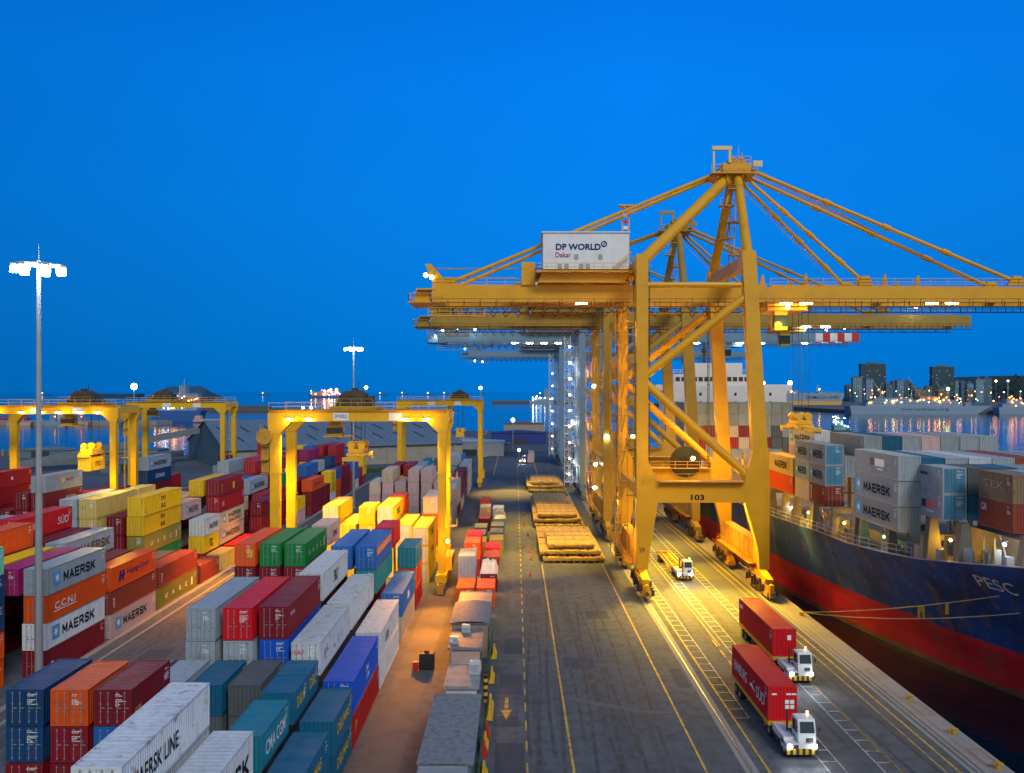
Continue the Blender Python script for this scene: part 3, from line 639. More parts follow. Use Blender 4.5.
    for x, wd in ((xl+8.5,2.2),(xl+16.5,2.0)):
        p = MB(); p.box(x,x+wd,-.66,-.625,gb+.75,gt-.35); q = p.build('sign_plate', WHITE, t)
        if sign and x < xl+10: write('DP WORLD', BINK, q, (x+.25,-.672,gb+1.05), wd-.5, .55, '-y', .03)
    if lit:
        for x in lit:
            for yy in (-.75,):
                b = MB(); b.box(xl+x-.55,xl+x+.55,yy-.5,yy+.05,gb+1.05,gb+1.2,1); b.box(xl+x-.45,xl+x+.45,yy-.45,yy,gb+.82,gb+1.048,0); b.build('flood_lamp', [WARML,DARK], t)
    return t
def thing_part(name, parent, loc):
    o = D.objects.new(name, None); COL.objects.link(o); o.parent = parent; o.location = loc; o.empty_display_size = .3; return o
def spreader(label, x, y, z, ztop, L=12.2, mat=None, grp=None, rz=0, dx=1.0):
    m_ = mat or DYEL
    t = thing('lifting_spreader', label, 'spreader', (x,y,z), rz, grp)
    b = MB(); b.box(-.45,.45,-L/2,L/2,.15,.6); 
    for s in (-1,1): b.box(-1.2,1.2,s*(L/2)-.25,s*(L/2)+.25,0,.55); b.box(-1.25,-1.1,s*(L/2-.4)-.3,s*(L/2-.4)+.3,-.45,.1); b.box(1.1,1.25,s*(L/2-.4)-.3,s*(L/2-.4)+.3,-.45,.1)
    for s in (-1,1): b.box(-1.0,1.0,s*2.2-.3,s*2.2+.3,.1,.75)
    b.box(-1.3,1.3,-2.6,2.6,.45,.9); b.build('telescopic_frame', m_, t)
    b = MB(); b.box(-1.1,1.1,-2.4,2.4,.95,1.5)
    for sx in (-.75,.75):
        for sy in (-1.5,1.5): b.tube((sx,sy-.18,2.1),(sx,sy+.18,2.1),.62,n=14); b.box(sx-.4,sx+.4,sy-.35,sy+.35,1.5,2.1)
    b.box(-.5,.5,-.9,.9,1.5,2.5); b.build('headblock', m_, t)
    b = MB()
    for sx in (-.75,.75):
        for sy in (-1.5,1.5): b.tube((sx,sy,2.1),(sx*dx,sy,ztop-z),.045,n=5)
    b.build('hoist_cable', DARK, t); return t
rtg('yellow yard gantry straddling the middle container block, lamps glowing, nearest of the four', -10.6, 128, 9.0, lit=(2.2,5.0,19.0,22.0), trol=-13.2, sign=True)
rtg('small distant yellow yard gantry at far end of the middle block beside the road', -10.6, 266, 9, lit=(), trol=-2.2+-4)
rtg('yellow yard gantry with row of bright lamps, cut off by the left edge', -77.0, 169, 9, lit=(1.5,7,10.5,14,18,21.5), trol=-7.5)
rtg('unlit ochre yard gantry standing behind the brightly lit left gantry', -77.0, 232, 9, lit=(), trol=-17)
spreader('orange yellow spreader hanging on cables under the nearest yard gantry', -23.6, 132.5, 18.9, 26.0, 12.2, TAPE)
spreader('yellow spreader clamped on a yellow container under the left yard gantry', -83.48, 173.5, 16.15, 26.0, 6.1, TAPE)
cont(-84.7, 170.5, 13.45, 6.06, 'y', 'yellow short container held in the air by the left yard gantry', 'containers being lifted', texts=[('msc',INK,2,2.2,.8,1.0,.04)], lod=1)
spreader('tiny yellow spreader under the distant yard gantry', -16.8, 270.5, 15, 26.0, 6.1, TAPE)
# ------------------------------------------------------------------ ship to shore quay cranes
def sts(label, y0, y1, m_, lamp_m, near=False, tip=95.0, grp='quay cranes working the moored ship', stripes=False, house=WHITE, trolx=41.0, trailing_lamps=(), back=-12.5, booml=()):
    yc = (y0+y1)/2; t = thing('quay_crane', label, 'quay crane', (26.6, yc, 0), 0, grp)
    ox, oy = 26.6, yc
    def bl(b, name, mats=None, parent=t):
        b.v = [(p[0]-ox, p[1]-oy, p[2]) for p in b.v]
        if parent is not t and parent is not None: pass
        return b.build(name, mats or m_, parent)
    for k, y in ((0,y0),(1,y1)):
        wy = .75
        b = MB(); b.prism([(17.3,3.6),(18.95,3.6),(19.15,6),(20.35,13.1),(20.35,16.2),(18.95,19.0),(18.95,48.5),(17.3,48.5)],'y',y-wy,y+wy)
        for z in (10,24,31,38,44): b.box(17.27,18.98,y-wy-.03,y+wy+.03,z,z+.15)
        bl(b,'leg')
        b = MB(); b.prism([(36.25,3.6),(36.25,16),(34.3,49),(32.35,49),(33.9,20.4),(32.8,16.6),(32.8,13.1),(34.6,6.6),(34.8,3.6)],'y',y-wy,y+wy)
        bl(b,'leg')
        b = MB(); b.box(20.353,32.797,y-.7,y+.7,13.1,16.2); b.box(20.4,32.7,y-.73,y-.703,13.1,13.35); b.box(20.4,32.7,y-1.9,y-.703,16.1,16.2); pb = bl(b,'portal_beam')
        b = MB(); b.rail([(18.5,y-1.8,16.2),(32.7,y-1.8,16.2)],1.1,1.9,.06); bl(b,'railing',None,pb)
        b = MB(); b.tube((18.6,y,31.2),(33.4,y,42.8),.62,n=12); bl(b,'diagonal_brace')
        b = MB(); b.tube((18.6,y,30.2),(33.6,y,16.6),.62,n=12); bl(b,'diagonal_brace')
        b = MB(); b.tube((18.9,y,44.2),(32.8,y,44.2),.42,n=10); bl(b,'tie_pipe')
        for x, s in ((18.1,0),(35.2,1)):
            # equaliser, four twin-wheel bogies, buffer
            b = MB(); b.prism([(y-4.2,2.3),(y+4.2,2.3),(y+4.2,2.9),(y+1,3.58),(y-1,3.58),(y-4.2,2.9)],'x',x-.55,x+.55)
            for yy in (-3.1,3.1):
                b.prism([(y+yy-2.1,1.35),(y+yy+2.1,1.35),(y+yy+1.6,2.0),(y+yy+.5,2.28),(y+yy-.5,2.28),(y+yy-1.6,2.0)],'x',x-.45,x+.45)
                for dy in (-1.2,1.2):
                    b.box(x-.62,x+.62,y+yy+dy-.85,y+yy+dy+.85,.72,1.34); b.box(x+.65,x+1.15,y+yy+dy-.4,y+yy+dy+.4,.7,1.5,1)
                    for d2 in (-.45,.45): wheel(b,(x,y+yy+dy+d2,.42),.37,.3,'x',1,0)
            e = -1 if k == 0 else 1
            b.box(x-.3,x+.3,y+e*5.3-.25,y+e*5.3+.25,.6,2.4); b.tube((x,y+e*5.55,1.3),(x,y+e*6.3,1.3),.22,n=8,mi=1); b.rail([(x-.9,y-5,2.4),(x-.9,y+5,2.4)],1.0,1.3,.06)
            for k2 in range(14): yy = y-4.6+k2*.7; b.box(x+(-.95 if k2 % 2 else .63),x+(-.63 if k2 % 2 else .95),yy-.14,yy+.14,.9+.35*(k2 % 3),1.9+.3*(k2 % 4),1)
            bl(b,'bogie',[m_,DARK])
    for x in (18.1,35.5):
        b = MB(); b.box(x-.8,x+.75,y0+.753,y1-.753,4.2,7.3)
        for k in range(1,9): yy = y0+k*(y1-y0)/9; b.box(x-.86,x+.81,yy-.06,yy+.06,4.17,7.33)
        b.box(x-1.8,x-.803,y0+.8,y1-.8,4.1,4.2); sb = bl(b,'sill_beam')
        b = MB(); b.rail([(x-1.75,y0+1,4.2),(x-1.75,y1-1,4.2)],1.1,1.7,.06); bl(b,'railing',None,sb)
    for x, z in ((18.1,46.4),(33.3,46.6)):
        b = MB(); b.box(x-.55,x+.55,y0+.753,y1-.753,z,z+1.9); bl(b,'cross_beam')
    b = MB(); b.box(17.4,18.6,y0+.753,y1-.753,14,15.6); bl(b,'cross_beam')
    # girders, boom, walkways
    for gy in (yc-3.6, yc+3.6):
        b = MB(); b.box(back,38,gy-.5,gy+.5,42.6,45.0); b.box(back,38,gy-.62,gy+.62,42.4,42.597)
        for x in range(int(back)+3,38,4): b.box(x-.06,x+.06,gy-.53,gy+.53,42.62,44.98)
        g1 = bl(b,'girder')
        mb = m_ if not stripes else [m_,WHITE,RED]
        b = MB(); e = tip-12 if stripes else tip
        b.prism([(38.02,42.6),(e,42.6),(e,44.6 if not stripes else 45),(38.9,45.0),(38.02,44.4)],'y',gy-.48,gy+.48); b.box(38.1,e,gy-.6,gy+.6,42.4,42.597)
        if stripes:
            for k in range(6): b.box(e+2*k,e+2*k+2,gy-.48,gy+.48,42.6,45,1+k % 2)
        bm = bl(b,'boom',mb)
        s = -1 if gy < yc else 1
        b = MB(); b.box(back,tip,gy+s*.55,gy+s*1.5,41.62,41.72); b.rail([(back,gy+s*1.5,41.72),(tip,gy+s*1.5,41.72)],1.1,2.4,.07)
        x = back
        while x < tip: b.box(x-.05,x+.05,gy+s*.55,gy+s*.65,41.72,42.6); x += 2.4
        for xx in range(int(back)+2,34,2): b.tube((xx,gy+s*1.0,41.6),(xx+.5,gy+s*1.0,40.9),.07,n=5); b.tube((xx+.5,gy+s*1.0,40.9),(xx+1,gy+s*1.0,41.6),.07,n=5)
        bl(b,'walkway',[MDRK],bm)
        b = MB(); b.rail([(back,gy-.45,45),(4,gy-.45,45)],1.0,2.4,.06); b.rail([(38.6,gy-.45,45),(tip,gy-.45,45)],1.0,2.6,.06); bl(b,'railing',None,g1)
    for x in (back+.5, 3.0, 16, 30, 39.5, 58, 76, tip-.6):
        b = MB(); b.box(x-.4,x+.4,yc-3.08,yc+3.08,43.0,44.6); bl(b,'cross_tie')
    for x in (37.5,44,52,56,61):
        b = MB()
        for gy in (yc-3.6,yc+3.6): b.prism([(x-.45,45),(x+.45,45),(x+.12,46.3+ (x % 3)*.3),(x-.2,46.2)],'y',gy-.12,gy+.12)
        bl(b,'boom_bracket')
    # rear platform with drum, lamps
    b = MB(); b.box(back-3.6,back+1.8,yc-4.8,yc+4.8,42.3,42.5); b.rail([(back-3.5,yc-4.7,42.5),(back+1.7,yc-4.7,42.5)],1.2,1.3,.07); b.rail([(back-3.5,yc-4.7,42.5),(back-3.5,yc+4.7,42.5)],1.2,1.6,.07)
    b.box(back-2.8,back-.4,yc-3,yc-1,42.5,44.2); b.prism([(back+.2,45),(back+2.6,45),(back-.2,48.2),(back-1.1,48.2)],'y',yc-4,yc-3.2); b.box(back-2.4,back+.6,yc-4.2,yc-2,44.3,44.5)
    b.box(back-.5,back+8,yc-5.4,yc-4.3,40.2,40.35); b.rail([(back-.5,yc-5.4,40.35),(back+8,yc-5.4,40.35)],1.1,1.7,.07)
    for x in (back,back+4,back+7.8): b.box(x-.08,x+.08,yc-4.5,yc-4.3,40.35,42.4)
    bl(b,'rear_platform')
    # machinery house
    hx0, hx1 = 4.2, 17.0
    b = MB(); b.prism([(yc-5.6,47.2),(yc+4.6,47.2),(yc+4.6,52.4),(yc-.4,53.1),(yc-5.6,52.6)],'x',hx0,hx1)
    for k in range(14): x = hx0+.5+k*(hx1-hx0-1)/13; b.box(x-.03,x+.03,yc-5.625,yc-5.603,47.3,52.5)
    b.prism([(yc-5.8,52.62),(yc-.4,53.14),(yc+4.8,52.43),(yc+4.8,52.6),(yc-.4,53.3),(yc-5.8,52.8)],'x',hx0-.2,hx1+.2)
    hs_ = bl(b,'machinery_house',house)
    b = MB()
    for x in (8.9,12.5): b.box(x,x+.55,yc-5.72,yc-5.63,48.7,49.4)
    for x in (6.4,7.4,9.6,10.6): b.box(x,x+.6,yc-5.70,yc-5.63,47.3,48.0)
    bl(b,'vent',GREYP,hs_)
    b = MB(); b.box(hx0-1,hx1+.4,yc-7.2,yc+5.6,46.6,46.8); b.prism([(hx0-.8,45.2),(hx1-.6,45.2),(hx1+.2,46.597),(hx0-.2,46.597)],'y',yc-5.9,yc+4.6); b.rail([(hx0-1,yc-7.1,46.8),(hx1+.3,yc-7.1,46.8)],1.1,1.4,.06); b.rail([(hx0-1,yc-7.1,46.8),(hx0-1,yc+5,46.8)],1.1,1.6,.06)
    b.bar((hx1-2.8,yc-6.6,46.9),(hx1+.2,yc-6.6,49.6),.5,.12); b.box(hx0-3.2,hx0-1.2,yc-4.5,yc-1.5,45.0,48.4)
    bl(b,'house_platform',[m_])
    if near:
        write('DP WORLD', BINK, hs_, (6.1-ox,yc-5.66-oy,50.05), 6.7, .95, '-y', -.03); write('Dakar', MINK, hs_, (6.05-ox,yc-5.66-oy,48.95), 2.3, .75, '-y', -.012)
        b = MB(); b.tube((28.4,146.4,17.2),(28.4,146.9,17.2),2.6,n=28); b.tube((28.4,146.3,17.2),(28.4,147.0,17.2),.8,n=16)
        for i in range(10): a0 = i*math.pi/5; b.bar((28.4,146.35,17.2),(28.4+2.5*math.cos(a0),146.35,17.2+2.5*math.sin(a0)),.1)
        bl(b,'cable_reel',[BLACK])
        for (qx,qy) in ((17.1,y0+.9),(17.1,y1+.9),(19.1,y0+.3),(32.2,y1-.95)):
            b = MB()
            for d in (0,.22): b.tube((qx+d,qy,16.5),(qx+d,qy,46),.06,n=6)
            for z in range(18,46,3): b.box(qx-.1,qx+.35,qy-.12,qy+.12,z,z+.12)
            bl(b,'cable_tray',[MDRK])
        for z in (21,27,33,39):
            for yy in (y0,y1): b = MB(); b.box(16.0,17.28,yy-1.2,yy+1.2,z,z+.1); b.rail([(16,yy-1.2,z+.1),(16,yy+1.2,z+.1)],1.1,.8,.06); b.rail([(16,yy-1.2,z+.1),(17.2,yy-1.2,z+.1)],1.1,.6,.06); b.box(16.3,17.0,yy-.5,yy+.5,z+.1,z+1.3); bl(b,'service_platform',[DYEL])
        b = MB(); k = 20
        for i in range(k):
            a0, a1 = 2*math.pi*i/k, 2*math.pi*(i+1)/k
            b.face([(13.3+.46*math.cos(a0),yc-5.66,50.95+.46*math.sin(a0)),(13.3+.46*math.cos(a1),yc-5.66,50.95+.46*math.sin(a1)),(13.3+.30*math.cos(a1),yc-5.66,50.95+.30*math.sin(a1)),(13.3+.30*math.cos(a0),yc-5.66,50.95+.30*math.sin(a0))])
        b.face([(13.1,yc-5.662,50.7),(13.25,yc-5.662,50.7),(13.55,yc-5.662,51.2),(13.4,yc-5.662,51.2)]); bl(b,'emblem',BINK,hs_)
        write('103', INK, t, (25.05-ox,y0-.74-oy,13.45), 1.9, .8, '-y', -.03); write('59', INK, t, (17.7-ox,y0-.76-oy,6.0), .75, .7, '-y', .03)
    # striped mast behind the house
    b = MB(); z = 45.0; k = 0
    for dx_ in (0,1.0): b.box(16.6+dx_-.1,16.6+dx_+.1,yc-1,yc-.8,45,57.5)
    while z < 57: b.box(16.75,17.45,yc-1,yc-.8,z,z+.5,1+k % 2); z += .9; k += 1
    b.box(16,18.2,yc-1.6,yc-.2,57.5,57.7); bl(b,'striped_ladder_mast',[m_,WHITE,RED])
    # A frame
    ax, az = 34.2, 63.0
    for s, y in ((-1,y0),(1,y1)):
        b = MB(); b.tube((33.3,y,48.5),(ax,yc+s*1.3,az),.75,.62,n=12); bl(b,'pylon_leg')
        b = MB(); b.tube((ax-.6,yc+s*1.0,az-.4),(18.2,y if s < 0 else yc+2,47.6),.85 if s < 0 else .5,n=12); bl(b,'back_stay_pipe')
    b = MB(); b.box(ax-2.4,ax+1.9,yc-2.4,yc+2.4,az-.6,az+.9); b.box(ax-4.3,ax+2.6,yc-3.4,yc+3.4,az-.9,az-.75)
    for q in ((-4.2,-3.3),(2.5,-3.3)): pass
    b.rail([(ax-4.3,yc-3.3,az-.75),(ax+2.6,yc-3.3,az-.75)],1.2,1.2,.07); b.rail([(ax-1.5,yc-2,az+.9),(ax+2,yc-2,az+.9)],1.1,1,.07)
    for x in (-.8,.6): b.tube((ax+x,yc-1.6,az+1.3),(ax+x,yc+1.6,az+1.3),.7,n=12)
    b.bar((ax+.6,yc,az+2),(ax+.6,yc,az+4.2),.05); b.bar((ax+1.4,yc+1,az+1),(ax+1.4,yc+1,az+3.4),.08); bl(b,'apex_platform')
    b = MB(); b.box(ax-4.0,ax-3.7,yc-2.7,yc-2.3,az-.75,az+2.6); b.box(ax-1.6,ax-1.2,yc-2.7,yc-2.3,az+.9,az+3.4); b.box(ax-4.1,ax-1.1,yc-2.75,yc-2.25,az+2.8,az+3.4); b.box(ax+2.2,ax+3.6,yc-2.6,yc-2.2,az+.3,az+1.2)
    bl(b,'davit',paint('pale_yellow_paint',(.7,.55,.25),.5,.1) if m_ is YEL else m_)
    b = MB(); z = 49.5; k = 0
    while z < az-2:
        x = 32.0 if k % 2 else 33.3; b.box(x-1.0,x+1.2,yc-4.2,yc-2.4,z,z+.12); b.rail([(x-1,yc-4.2,z+.12),(x+1.2,yc-4.2,z+.12)],1.0,1.1,.05)
        b.bar((x,yc-3.4,z+.1),(32.6 if k % 2 else 32.2,yc-3.2,z+2.4),.3,.08); z += 2.5; k += 1
    b.bar((32.6,yc-2.4,48),(33.6,yc-1,az-1),.14); b.bar((33.4,yc-2.4,48),(34.2,yc-1,az-1),.14); bl(b,'pylon_stairs',[DYEL if m_ is not BLUG else BLUG])
    for s in (-1,1):
        gy = yc+s*3.6
        b = MB(); b.tube((ax+1.5,yc+s*1.6,az+.2),(76,gy,45.5),.30,n=8)
        for u in (.3,.52,.74): p = Vector((ax+1.5,yc+s*1.6,az+.2)).lerp(Vector((76,gy,45.5)),u); b.tube(p-Vector((.6,0,-.27)),p+Vector((.6,0,-.27)),.45,n=8)
        b.prism([(74.5,45),(77.5,45),(76.6,46.4),(75.4,46.4)],'y',gy-.3,gy+.3); bl(b,'forestay')
        b = MB(); b.tube((ax+1.2,yc+s*1.4,az-1),(53,gy,45.4),.27,n=8)
        for u in (.33,.55,.8): p = Vector((ax+1.2,yc+s*1.4,az-1)).lerp(Vector((53,gy,45.4)),u); b.tube(p-Vector((.5,0,-.45)),p+Vector((.5,0,-.45)),.4,n=8)
        b.prism([(51.8,45),(54.2,45),(53.6,46.4),(52.4,46.4)],'y',gy-.3,gy+.3); bl(b,'forestay')
        b = MB(); b.tube((ax-2,yc+s*1.6,az),(back+2.4,gy,45.3),.27,n=8)
        for u in (.28,.6): p = Vector((ax-2,yc+s*1.6,az)).lerp(Vector((back+2.4,gy,45.3)),u); b.box(p.x-.12,p.x+.12,gy-.1,gy+.1,45.0,p.z+.2) if u > .5 else None
        b.prism([(back+1,45),(back+4,45),(back+3,46.2),(back+2,46.2)],'y',gy-.3,gy+.3); bl(b,'backstay')
    b = MB()
    for k, yy in enumerate((-.9,-.3,.3,.9)): b.tube((ax+1.5,yc+yy,az+1.2-.2*k),(70+k,yc+yy,46),.05,n=5); b.tube((ax,yc+yy,az-2),(49+1.2*k,yc+yy,46),.04,n=5) if k < 2 else None
    for zz in (46.2,47.6): b.tube((back-.5,yc-3.2,zz),(4.4,yc-3.2,zz),.09,n=5)
    bl(b,'boom_hoist_rope',[m_ if m_ is BLUG else DYEL])
    # trolley + cab
    x = trolx
    b = MB(); b.box(x-3,x+3,yc-3.0,yc+3.0,41.2,42.3); b.box(x-2.4,x-.5,yc-4.6,yc-2.4,38.2,41.1); b.box(x-2.45,x-.45,yc-4.65,yc-3.6,38.7,40.4,1); b.box(x-2.6,x+2.4,yc-4.8,yc-2.2,41.1,41.19)
    b.rail([(x-3,yc-3,42.3),(x+3,yc-3,42.3)],1.0,1.5,.06); bl(b,'trolley',[m_,GLASS])
    # zig-zag stair tower beside the landside legs
    b = MB(); z = 3.6; k = 0; ys, ye = yc-2.4, yc+3.2; st_x0, st_x1 = 15.3, 17.1
    while z < 42:
        b.box(st_x0,st_x1,ys-.9,ys,z,z+.1) if k % 2 == 0 else b.box(st_x0,st_x1,ye,ye+.9,z,z+.1)
        a_, c_ = (ys,ye) if k % 2 == 0 else (ye,ys)
        xx = st_x0+.5 if k % 2 == 0 else st_x1-.5
        for dx_ in (-.36,.36): b.bar((xx+dx_,a_,z+1.1),(xx+dx_,c_,z+3.8),.05); b.bar((xx+dx_,a_,z+.05),(xx+dx_,c_,z+2.75),.06,.2)
        for i in range(1,10): b.box(xx-.34,xx+.34,a_+(c_-a_)*i/10-.1,a_+(c_-a_)*i/10+.1,z+.05+.27*i,z+.08+.27*i)
        q = ys-.9 if k % 2 == 0 else ye+.9
        b.rail([(st_x0,q,z+.1),(st_x1,q,z+.1)],1.1,.9,.06); b.rail([(st_x0,q,z+.1),(st_x0,a_,z+.1)],1.1,.9,.06)
        z += 2.7; k += 1
    for xx in (st_x0,st_x1):
        for yy in (ys-.9,ye+.9): b.bar((xx,yy,3),(xx,yy,43),.12)
    for z in range(8,42,6): b.box(st_x1,17.6,yc-.2,yc+.2,z,z+.2)
    bl(b,'stair_tower',[DYEL if m_ is not BLUG else LGREY])
    b = MB()
    for s in (-.25,.25): b.bar((16.95,y0+s+.1,4),(16.95,y0+s+.1,42),.06)
    z = 4.5
    while z < 42: b.bar((16.95,y0-.15,z),(16.95,y0+.35,z),.04); z += .9
    for z in (14,22,30,38): b.box(15.9,17.3,y0-.8,y0+.9,z,z+.1); b.rail([(15.9,y0-.8,z+.1),(17.3,y0-.8,z+.1)],1.1,.7,.06)
    bl(b,'ladder',[DYEL if m_ is not BLUG else LGREY])
    if m_ is BLUG:
        b = MB(); z = 4.0
        for xx in (13.6,15.2):
            for yy in (yc-6,yc-4.2): b.bar((xx,yy,3),(xx,yy,44),.16)
        k = 0
        while z < 43: b.bar((13.6,yc-6,z),(15.2,yc-6,z+2.2),.12); b.bar((15.2,yc-6,z),(13.6,yc-6,z+2.2),.12); b.box(13.4,15.4,yc-6.2,yc-4,z,z+.12); b.rail([(13.4,yc-6.2,z+.1),(15.4,yc-6.2,z+.1)],1.1,1,.07); z += 2.2
        bl(b,'lattice_tower',[LGREY])
    # lamps on the structure
    for p in trailing_lamps:
        b = MB(); b.box(p[0]-.4,p[0]+.4,p[1]-.25,p[1]+.15,p[2]+.32,p[2]+.42,1); b.ball((p[0],p[1],p[2]),.34,8,0); bl(b,'flood_lamp',[lamp_m,DARK])
    for xx in booml:
        b = MB(); b.box(xx-.9,xx+.9,yc-4.15,yc-3.9,42.1,42.35); bl(b,'boom_lamp',[lamp_m])
    return t
def legs_l(y0, y1): return [(20.2,y0-.9,12.4),(26,y0-1.6,17.6),(30,y1-1.6,17.6),(19.4,(y0+y1)/2,22),(20,y1-1,30)]
Y1a, Y1b = 126.0, 148.0
sts('huge yellow quay crane with white lettered machinery house, nearest of the quay cranes', Y1a, Y1b, YEL, WARML, near=True, trolx=41.5,
    trailing_lamps=[(-13.5,133,46.5),(-12.6,133,46.2),(29.6,146.4,17.8),(19.7,147,21.4),(41,132.3,41.6)], booml=(41,44,63,66,10))
sts('ochre quay crane half hidden directly behind the nearest yellow quay crane', 173, 198, YEL_UNLIT, COOLL, trolx=57, tip=94, back=-17.4,
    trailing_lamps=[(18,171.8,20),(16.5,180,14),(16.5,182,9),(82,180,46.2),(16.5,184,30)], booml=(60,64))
sts('blue grey quay crane with red and white banded boom tip, third along the quay', 238, 256, BLUG, COOLL, trolx=60, tip=95, back=-21.0, stripes=True, house=LGREY,
    trailing_lamps=[(-20,243,45.8),(-22,243,44.2),(-16,243,46.4),(-11,242,46),(91,243,46.4),(86,243,46),(80,243,46)]+[(15.2,244,6+4.4*k) for k in range(9)], booml=(0,4,8,12,50,56,62,68,74,80))
sts('dim blue quay crane with low boom, farthest along the quay', 345, 366, BLUG, COOLD, trolx=50, tip=93, back=-18.5, house=LGREY,
    trailing_lamps=[(-16,351,41),(-13,351,40.6),(-20,351,45.8)]+[(15,352,6+5*k) for k in range(7)], booml=())
spreader('yellow spreader hanging from the nearest quay crane over the ship containers', 44.4, 137, 22.95, 42, 12.2, TAPE)
# ------------------------------------------------------------------ moored container ship
def ctr(y): return 54.6+(107-y)*.03
ship = thing('container_ship', 'large dark blue container ship with red waterline moored along the quay', 'container ship', (ctr(150),150,-1.8))
SX, SY, SZ = ctr(150), 150, -1.8
def sb(b, name, mats, parent=ship, smooth=False):
    b.v = [(p[0]-SX, p[1]-SY, p[2]-SZ) for p in b.v]; return b.build(name, mats, parent, smooth=smooth)
STN = [(52,.2,None,15.2),(58,3.4,None,14.9),(65,6.0,.2,14.6),(72,7.9,1.2,14.2),(80,9.4,2.6,12.9),(88,10.8,4.3,11.8),(95,11.9,6.2,10.9),(102,12.6,7.8,10.4),(110,13.1,9.3,10.0),(120,13.4,10.8,10.0),(132,13.5,11.8,9.6),(145,13.5,12.4,9.3),(165,13.5,12.7,9.0),(190,13.5,12.8,9.0),(215,13.4,12.4,9.0),(238,12.8,10.5,9.4),(255,11.5,6.5,9.8),(262,10.5,3,10)]
def hull_mat(name, c, d, rust):
    m, nt, N, L, B = nodes(name); g = N.new('ShaderNodeNewGeometry'); mp = N.new('ShaderNodeMapping'); mp.inputs['Scale'].default_value = (.35,.35,.06)
    L.new(g.outputs['Position'], mp.inputs['Vector']); s1 = N.new('ShaderNodeTexNoise'); s1.inputs['Scale'].default_value = 1.6; s1.inputs['Detail'].default_value = 6; L.new(mp.outputs[0], s1.inputs['Vector'])
    n2 = noise(N, L, .22, 5, 'World'); n3 = noise(N, L, 1.2, 6, 'World')
    k = mix(N, L, ramp(N, L, n2.outputs['Fac'], [(.4,0),(.62,1)]), c, d)
    k = mix(N, L, ramp(N, L, s1.outputs['Fac'], [(.55,0),(.64,rust)]), k, (.13,.10,.065))
    k = mix(N, L, ramp(N, L, n3.outputs['Fac'], [(.62,0),(.68,rust*.8)]), k, (.19,.15,.11))
    L.new(k, B.inputs['Base Color']); B.inputs['Roughness'].default_value = .55
    sp = N.new('ShaderNodeSeparateXYZ'); L.new(g.outputs['Position'], sp.inputs[0]); cb = N.new('ShaderNodeCombineXYZ'); L.new(sp.outputs['Y'], cb.inputs[0]); L.new(sp.outputs['Z'], cb.inputs[1])
    br = N.new('ShaderNodeTexBrick'); br.inputs['Scale'].default_value = .22; br.inputs['Mortar Size'].default_value = .006; br.inputs['Row Height'].default_value = .5; br.inputs['Brick Width'].default_value = 1.6
    br.inputs['Color1'].default_value = (.8,.8,.8,1); br.inputs['Color2'].default_value = (1.25,1.25,1.25,1); br.inputs['Mortar'].default_value = (.5,.5,.5,1); L.new(cb.outputs[0], br.inputs['Vector'])
    L.new(mix(N, L, .75, k, br.outputs['Color'], 'MULTIPLY'), B.inputs['Base Color']); return m
HB = hull_mat('hull_navy', (.004,.062,.25), (.004,.034,.13), .6); HR = hull_mat('hull_red', (.50,.010,.022), (.36,.010,.018), .3); HBR = hull_mat('hull_antifouling', (.16,.04,.03), (.09,.04,.03), .5)
LV = [-3.0,-1.2,.6,3.1,5.5,8.0,1e9]
b = MB(); grid = {}
for side in (-1,1):
    for i, (y, dh, wh, zd) in enumerate(STN):
        for j, z in enumerate(LV):
            zz = min(z, zd) if j < 6 else zd
            if wh is None: t_ = (zz+3)/(zd+3); hb = dh*max(0,t_-.55)/.45 if t_ > .55 else .0; hb = max(hb,.02)
            else: t_ = max(0,min(1,(zz+1.8)/(zd+1.8))); hb = wh+(dh-wh)*(t_**1.5)
            yy = y if wh is not None else y+ (1-max(0,(zz+3)/(zd+3)))*9*(1-.0)
            grid[side,i,j] = (ctr(y)+side*hb, yy, zz)
for side in (-1,1):
    for i in range(len(STN)-1):
        for j in range(6):
            mi = 2 if LV[j] < -1.3 else (1 if LV[j] < 3 else 0)
            b.face([grid[side,i,j],grid[side,i+1,j],grid[side,i+1,j+1],grid[side,i,j+1]], 2 if j == 0 else (1 if j < 3 else 0))
for i in range(len(STN)-1): b.face([grid[-1,i,6],grid[1,i,6],grid[1,i+1,6],grid[-1,i+1,6]],3)
n_ = len(STN)-1; b.face([grid[-1,n_,0],grid[1,n_,0],grid[1,n_,6],grid[-1,n_,6]],0)
sb(b, 'hull', [HB,HR,HBR,paint('deck_paint',(.16,.10,.08),.7,.5)])
def side_x(y, z=None):
    for a, c in zip(STN[:-1], STN[1:]):
        if a[0] <= y <= c[0]:
            u = (y-a[0])/(c[0]-a[0]); return ctr(y)-(a[1]+(c[1]-a[1])*u), a[3]+(c[3]-a[3])*u
    return ctr(y)-13, 9
